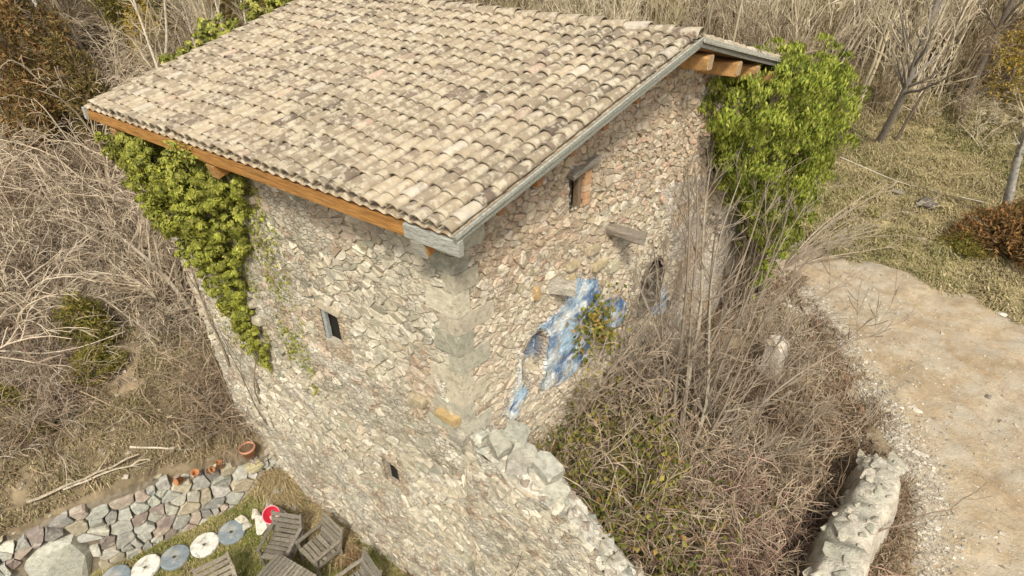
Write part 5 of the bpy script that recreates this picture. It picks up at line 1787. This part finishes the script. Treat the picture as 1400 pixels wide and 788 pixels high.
# slope stones left of the terrace
Pn = np.array([(rng.uniform(-13.5, -9), rng.uniform(-5.5, 1)) for _ in range(260)])
kk = ((Pn[:, 0] - RW0[0]) * RWN[0] + (Pn[:, 1] - RW0[1]) * RWN[1]) > .5
Pn = Pn[kk]
gravel(np.stack([Pn[:, 0], Pn[:, 1], terrain(Pn[:, 0], Pn[:, 1]) + .02], -1), rng.gamma(2, .035, len(Pn)) + .03, [(.38, .32, .24), (.32, .27, .2), (.45, .40, .32)], 'loose_stones', 'stuff')
def stick(pts, r, tt, lab, name='stick', grp=None, br=3):
    L_ = []
    P, R = path(L_, pts, r, r * .55, 9)
    L_[0][0][1:-1] += rng.normal(0, .03, (7, 3))
    for k in range(br):
        i = rng.integers(2, 8)
        grow(L_, P[i], nrm(P[min(i + 1, 8)] - P[i]) + rng.normal(0, .4, 3), .5, r * .4, 0, rng, 4)
    tubes(L_, MB(), tt, rng).obj(name, M_BARK, label=lab, cat='stick', group=grp)
def gp(x, y, h):
    return (x, y, float(ground_z(x, y)) + h)
stick([gp(-10.0, -4.15, .22), gp(-9.6, -3.1, .2), gp(-9.25, -1.9, .26)], .045, (.40, .335, .25), 'long pale pole lying on top of the terrace wall, upper of two')
stick([gp(-9.7, -3.5, .16), gp(-9.3, -2.6, .18), gp(-9.0, -1.8, .2)], .035, (.43, .37, .28), 'pale stick lying on the terrace wall edge below the long pole')
stick([gp(-9.7, -1.9, .15), gp(-9.1, -1.3, .18), gp(-8.75, -.8, .1)], .035, (.52, .46, .36), 'thin pale stick on the grass above the small clay pots')
stick([gp(-14.0, -2.6, .9), gp(-13.0, -1.6, .8), gp(-12.2, -.2, 1.1)], .025, (.42, .36, .28), 'long thin branch leaning across the bare earth patch')
L_ = []
P, R = path(L_, [(2.15, 20.95, 5.5), (4.5, 20.85, 4.98), (7.1, 20.6, 5.0)], .014, .014, 14)
tubes(L_, MB(), (.55, .50, .42), rng, 0).obj('rope', M_TWIG, label='pale rope strung low across the meadow', cat='rope')
for (pts, lab) in (([(5.95, 3.9, 5.0), (6.6, 4.6, 5.15), (7.2, 5.3, 5.5)], 'dark bare branch sticking out over the road from the low end wall'), ([(6.0, 3.0, 4.7), (6.8, 3.3, 4.65), (7.4, 3.5, 4.7)], 'thin dry stalk sticking out low over the road at the bottom')):
    stick(pts, .02, (.2, .15, .11), lab, 'branch', None, 5)

# ------------------------------------------------------------------ grass
rng = np.random.default_rng(93)
def field(n, x0, x1, y0, y1, okf, dens=None):
    x = rng.uniform(x0, x1, n)
    y = rng.uniform(y0, y1, n)
    k = okf(x, y)
    x, y = x[k], y[k]
    return np.stack([x, y, terrain(x, y) - .01], -1)
DRY = [(.42, .33, .20), (.34, .26, .155), (.50, .41, .26), (.27, .20, .12), (.30, .27, .12)]
def dl_(x, y):
    return (x - RW0[0]) * RWN[0] + (y - RW0[1]) * RWN[1]
P = field(150000, -15.5, -7.3, -6, 5.5, lambda x, y: (dl_(x, y) > .5) & ~((x > -8.9) & (y > .4)) & (fbm(x * 1.3, y * 1.3, seed=98) > .36 + .35 * np.exp(-(((x + 12.5) / 1.2) ** 2 + ((y + .75) / .7) ** 2)) - .1))
hn = fbm(P[:, 0] * 2.4, P[:, 1] * 2.4, seed=101)
V, F = blades(P, rng.uniform(.5, 1.3, len(P)) * (.06 + .75 * np.clip(hn - .32, 0, 1)), rng, 1.1, .012, .25)
MB().add(V, F, tints(DRY, len(P), 5, rng, .25)).obj('dry_grass', M_GRASS, kind='stuff')
LAWN = [(.20, .25, .05), (.28, .27, .08), (.42, .35, .17), (.15, .19, .04), (.48, .39, .20)]
P = field(110000, -11.5, 2.5, -8, .5, lambda x, y: (dl_(x, y) < -.05))
pn = fbm(P[:, 0] * 1.1, P[:, 1] * 1.1, seed=99)
V, F = blades(P, rng.uniform(.05, .14, len(P)), rng, .8, .010)
c1 = np.array(LAWN)[rng.choice(5, len(P), p=[.35, .2, .15, .25, .05])]
c2 = np.array(LAWN)[rng.choice(5, len(P), p=[.08, .22, .35, .05, .30])]
cc = np.where((pn > .5)[:, None], c2, c1) * rng.uniform(.8, 1.2, (len(P), 1))
MB().add(V, F, np.repeat(cc, 5, 0)).obj('lawn_grass', M_GRASS, kind='stuff')
# long dry grass and rusty weeds against the foot of wall A
u = rng.uniform(-7.7, -1.2, 16000)
P = np.stack([u, .5 - np.abs(rng.normal(0, .33, len(u))), np.zeros(len(u))], -1)
P = P[fbm(P[:, 0] * 1.6, P[:, 1] * 1.6, seed=94) > .44]
P[:, 2] = terrain(P[:, 0], P[:, 1])
V, F = blades(P, rng.uniform(.2, .55, len(P)), rng, 1.0, .012, .2)
cs = np.where((P[:, :1] > -4.2), np.array([.30, .20, .11]), np.array([.42, .33, .18])) * rng.uniform(.65, 1.3, (len(P), 1))
MB().add(V, F, np.repeat(cs, 5, 0)).obj('wall_foot_grass', M_GRASS, kind='stuff')
MEAD = [(.42, .35, .18), (.33, .29, .13), (.52, .43, .25), (.25, .25, .09), (.40, .31, .18)]
def road_side(x, y):
    yr = np.interp(x, e2[:, 0], e2[:, 1])
    return y > yr - .25 + .35 * (fbm(x * 1.4, y * 1.4, seed=88) - .3)
P = field(300000, -3, 15, 13.5, 30, lambda x, y: road_side(x, y) & (fbm(x * .9, y * .9, seed=96) > .2))
hn = fbm(P[:, 0] * 1.8, P[:, 1] * 1.8, seed=102)
V, F = blades(P, rng.uniform(.5, 1.4, len(P)) * (.06 + .85 * np.clip(hn - .32, 0, 1)), rng, 1.1, .017, .3)
pn = fbm(P[:, 0] * .5, P[:, 1] * .5, seed=97)
c1 = np.array(MEAD)[rng.choice(5, len(P), p=[.25, .25, .1, .3, .1])]
c2 = np.array(MEAD)[rng.choice(5, len(P), p=[.3, .15, .35, .05, .15])]
cc = np.where((pn > .48)[:, None], c2, c1) * rng.uniform(.75, 1.2, (len(P), 1))
MB().add(V, F, np.repeat(cc, 5, 0)).obj('meadow_grass', M_GRASS, kind='stuff')
# dry grass and litter inside the ruin and along the road edge
P = field(60000, -.2, 7.2, .9, 13, lambda x, y: (y > .9) & (x < np.interp(y, [1, 3, 6, 8, 10.4, 12.1], [6.9, 6.8, 6.6, 5.9, 4.6, 3.0])) & ((x - .9 - .16 * (y - 5)) > -1.2) & (fbm(x * 1.5, y * 1.5, seed=92) > .42))
V, F = blades(P, rng.uniform(.15, .5, len(P)), rng, 1.1, .010, .2)
MB().add(V, F, tints([(.32, .25, .16), (.26, .19, .12), (.20, .135, .085), (.40, .32, .22), (.30, .18, .12)], len(P), 5, rng, .25)).obj('ruin_grass', M_GRASS, kind='stuff')
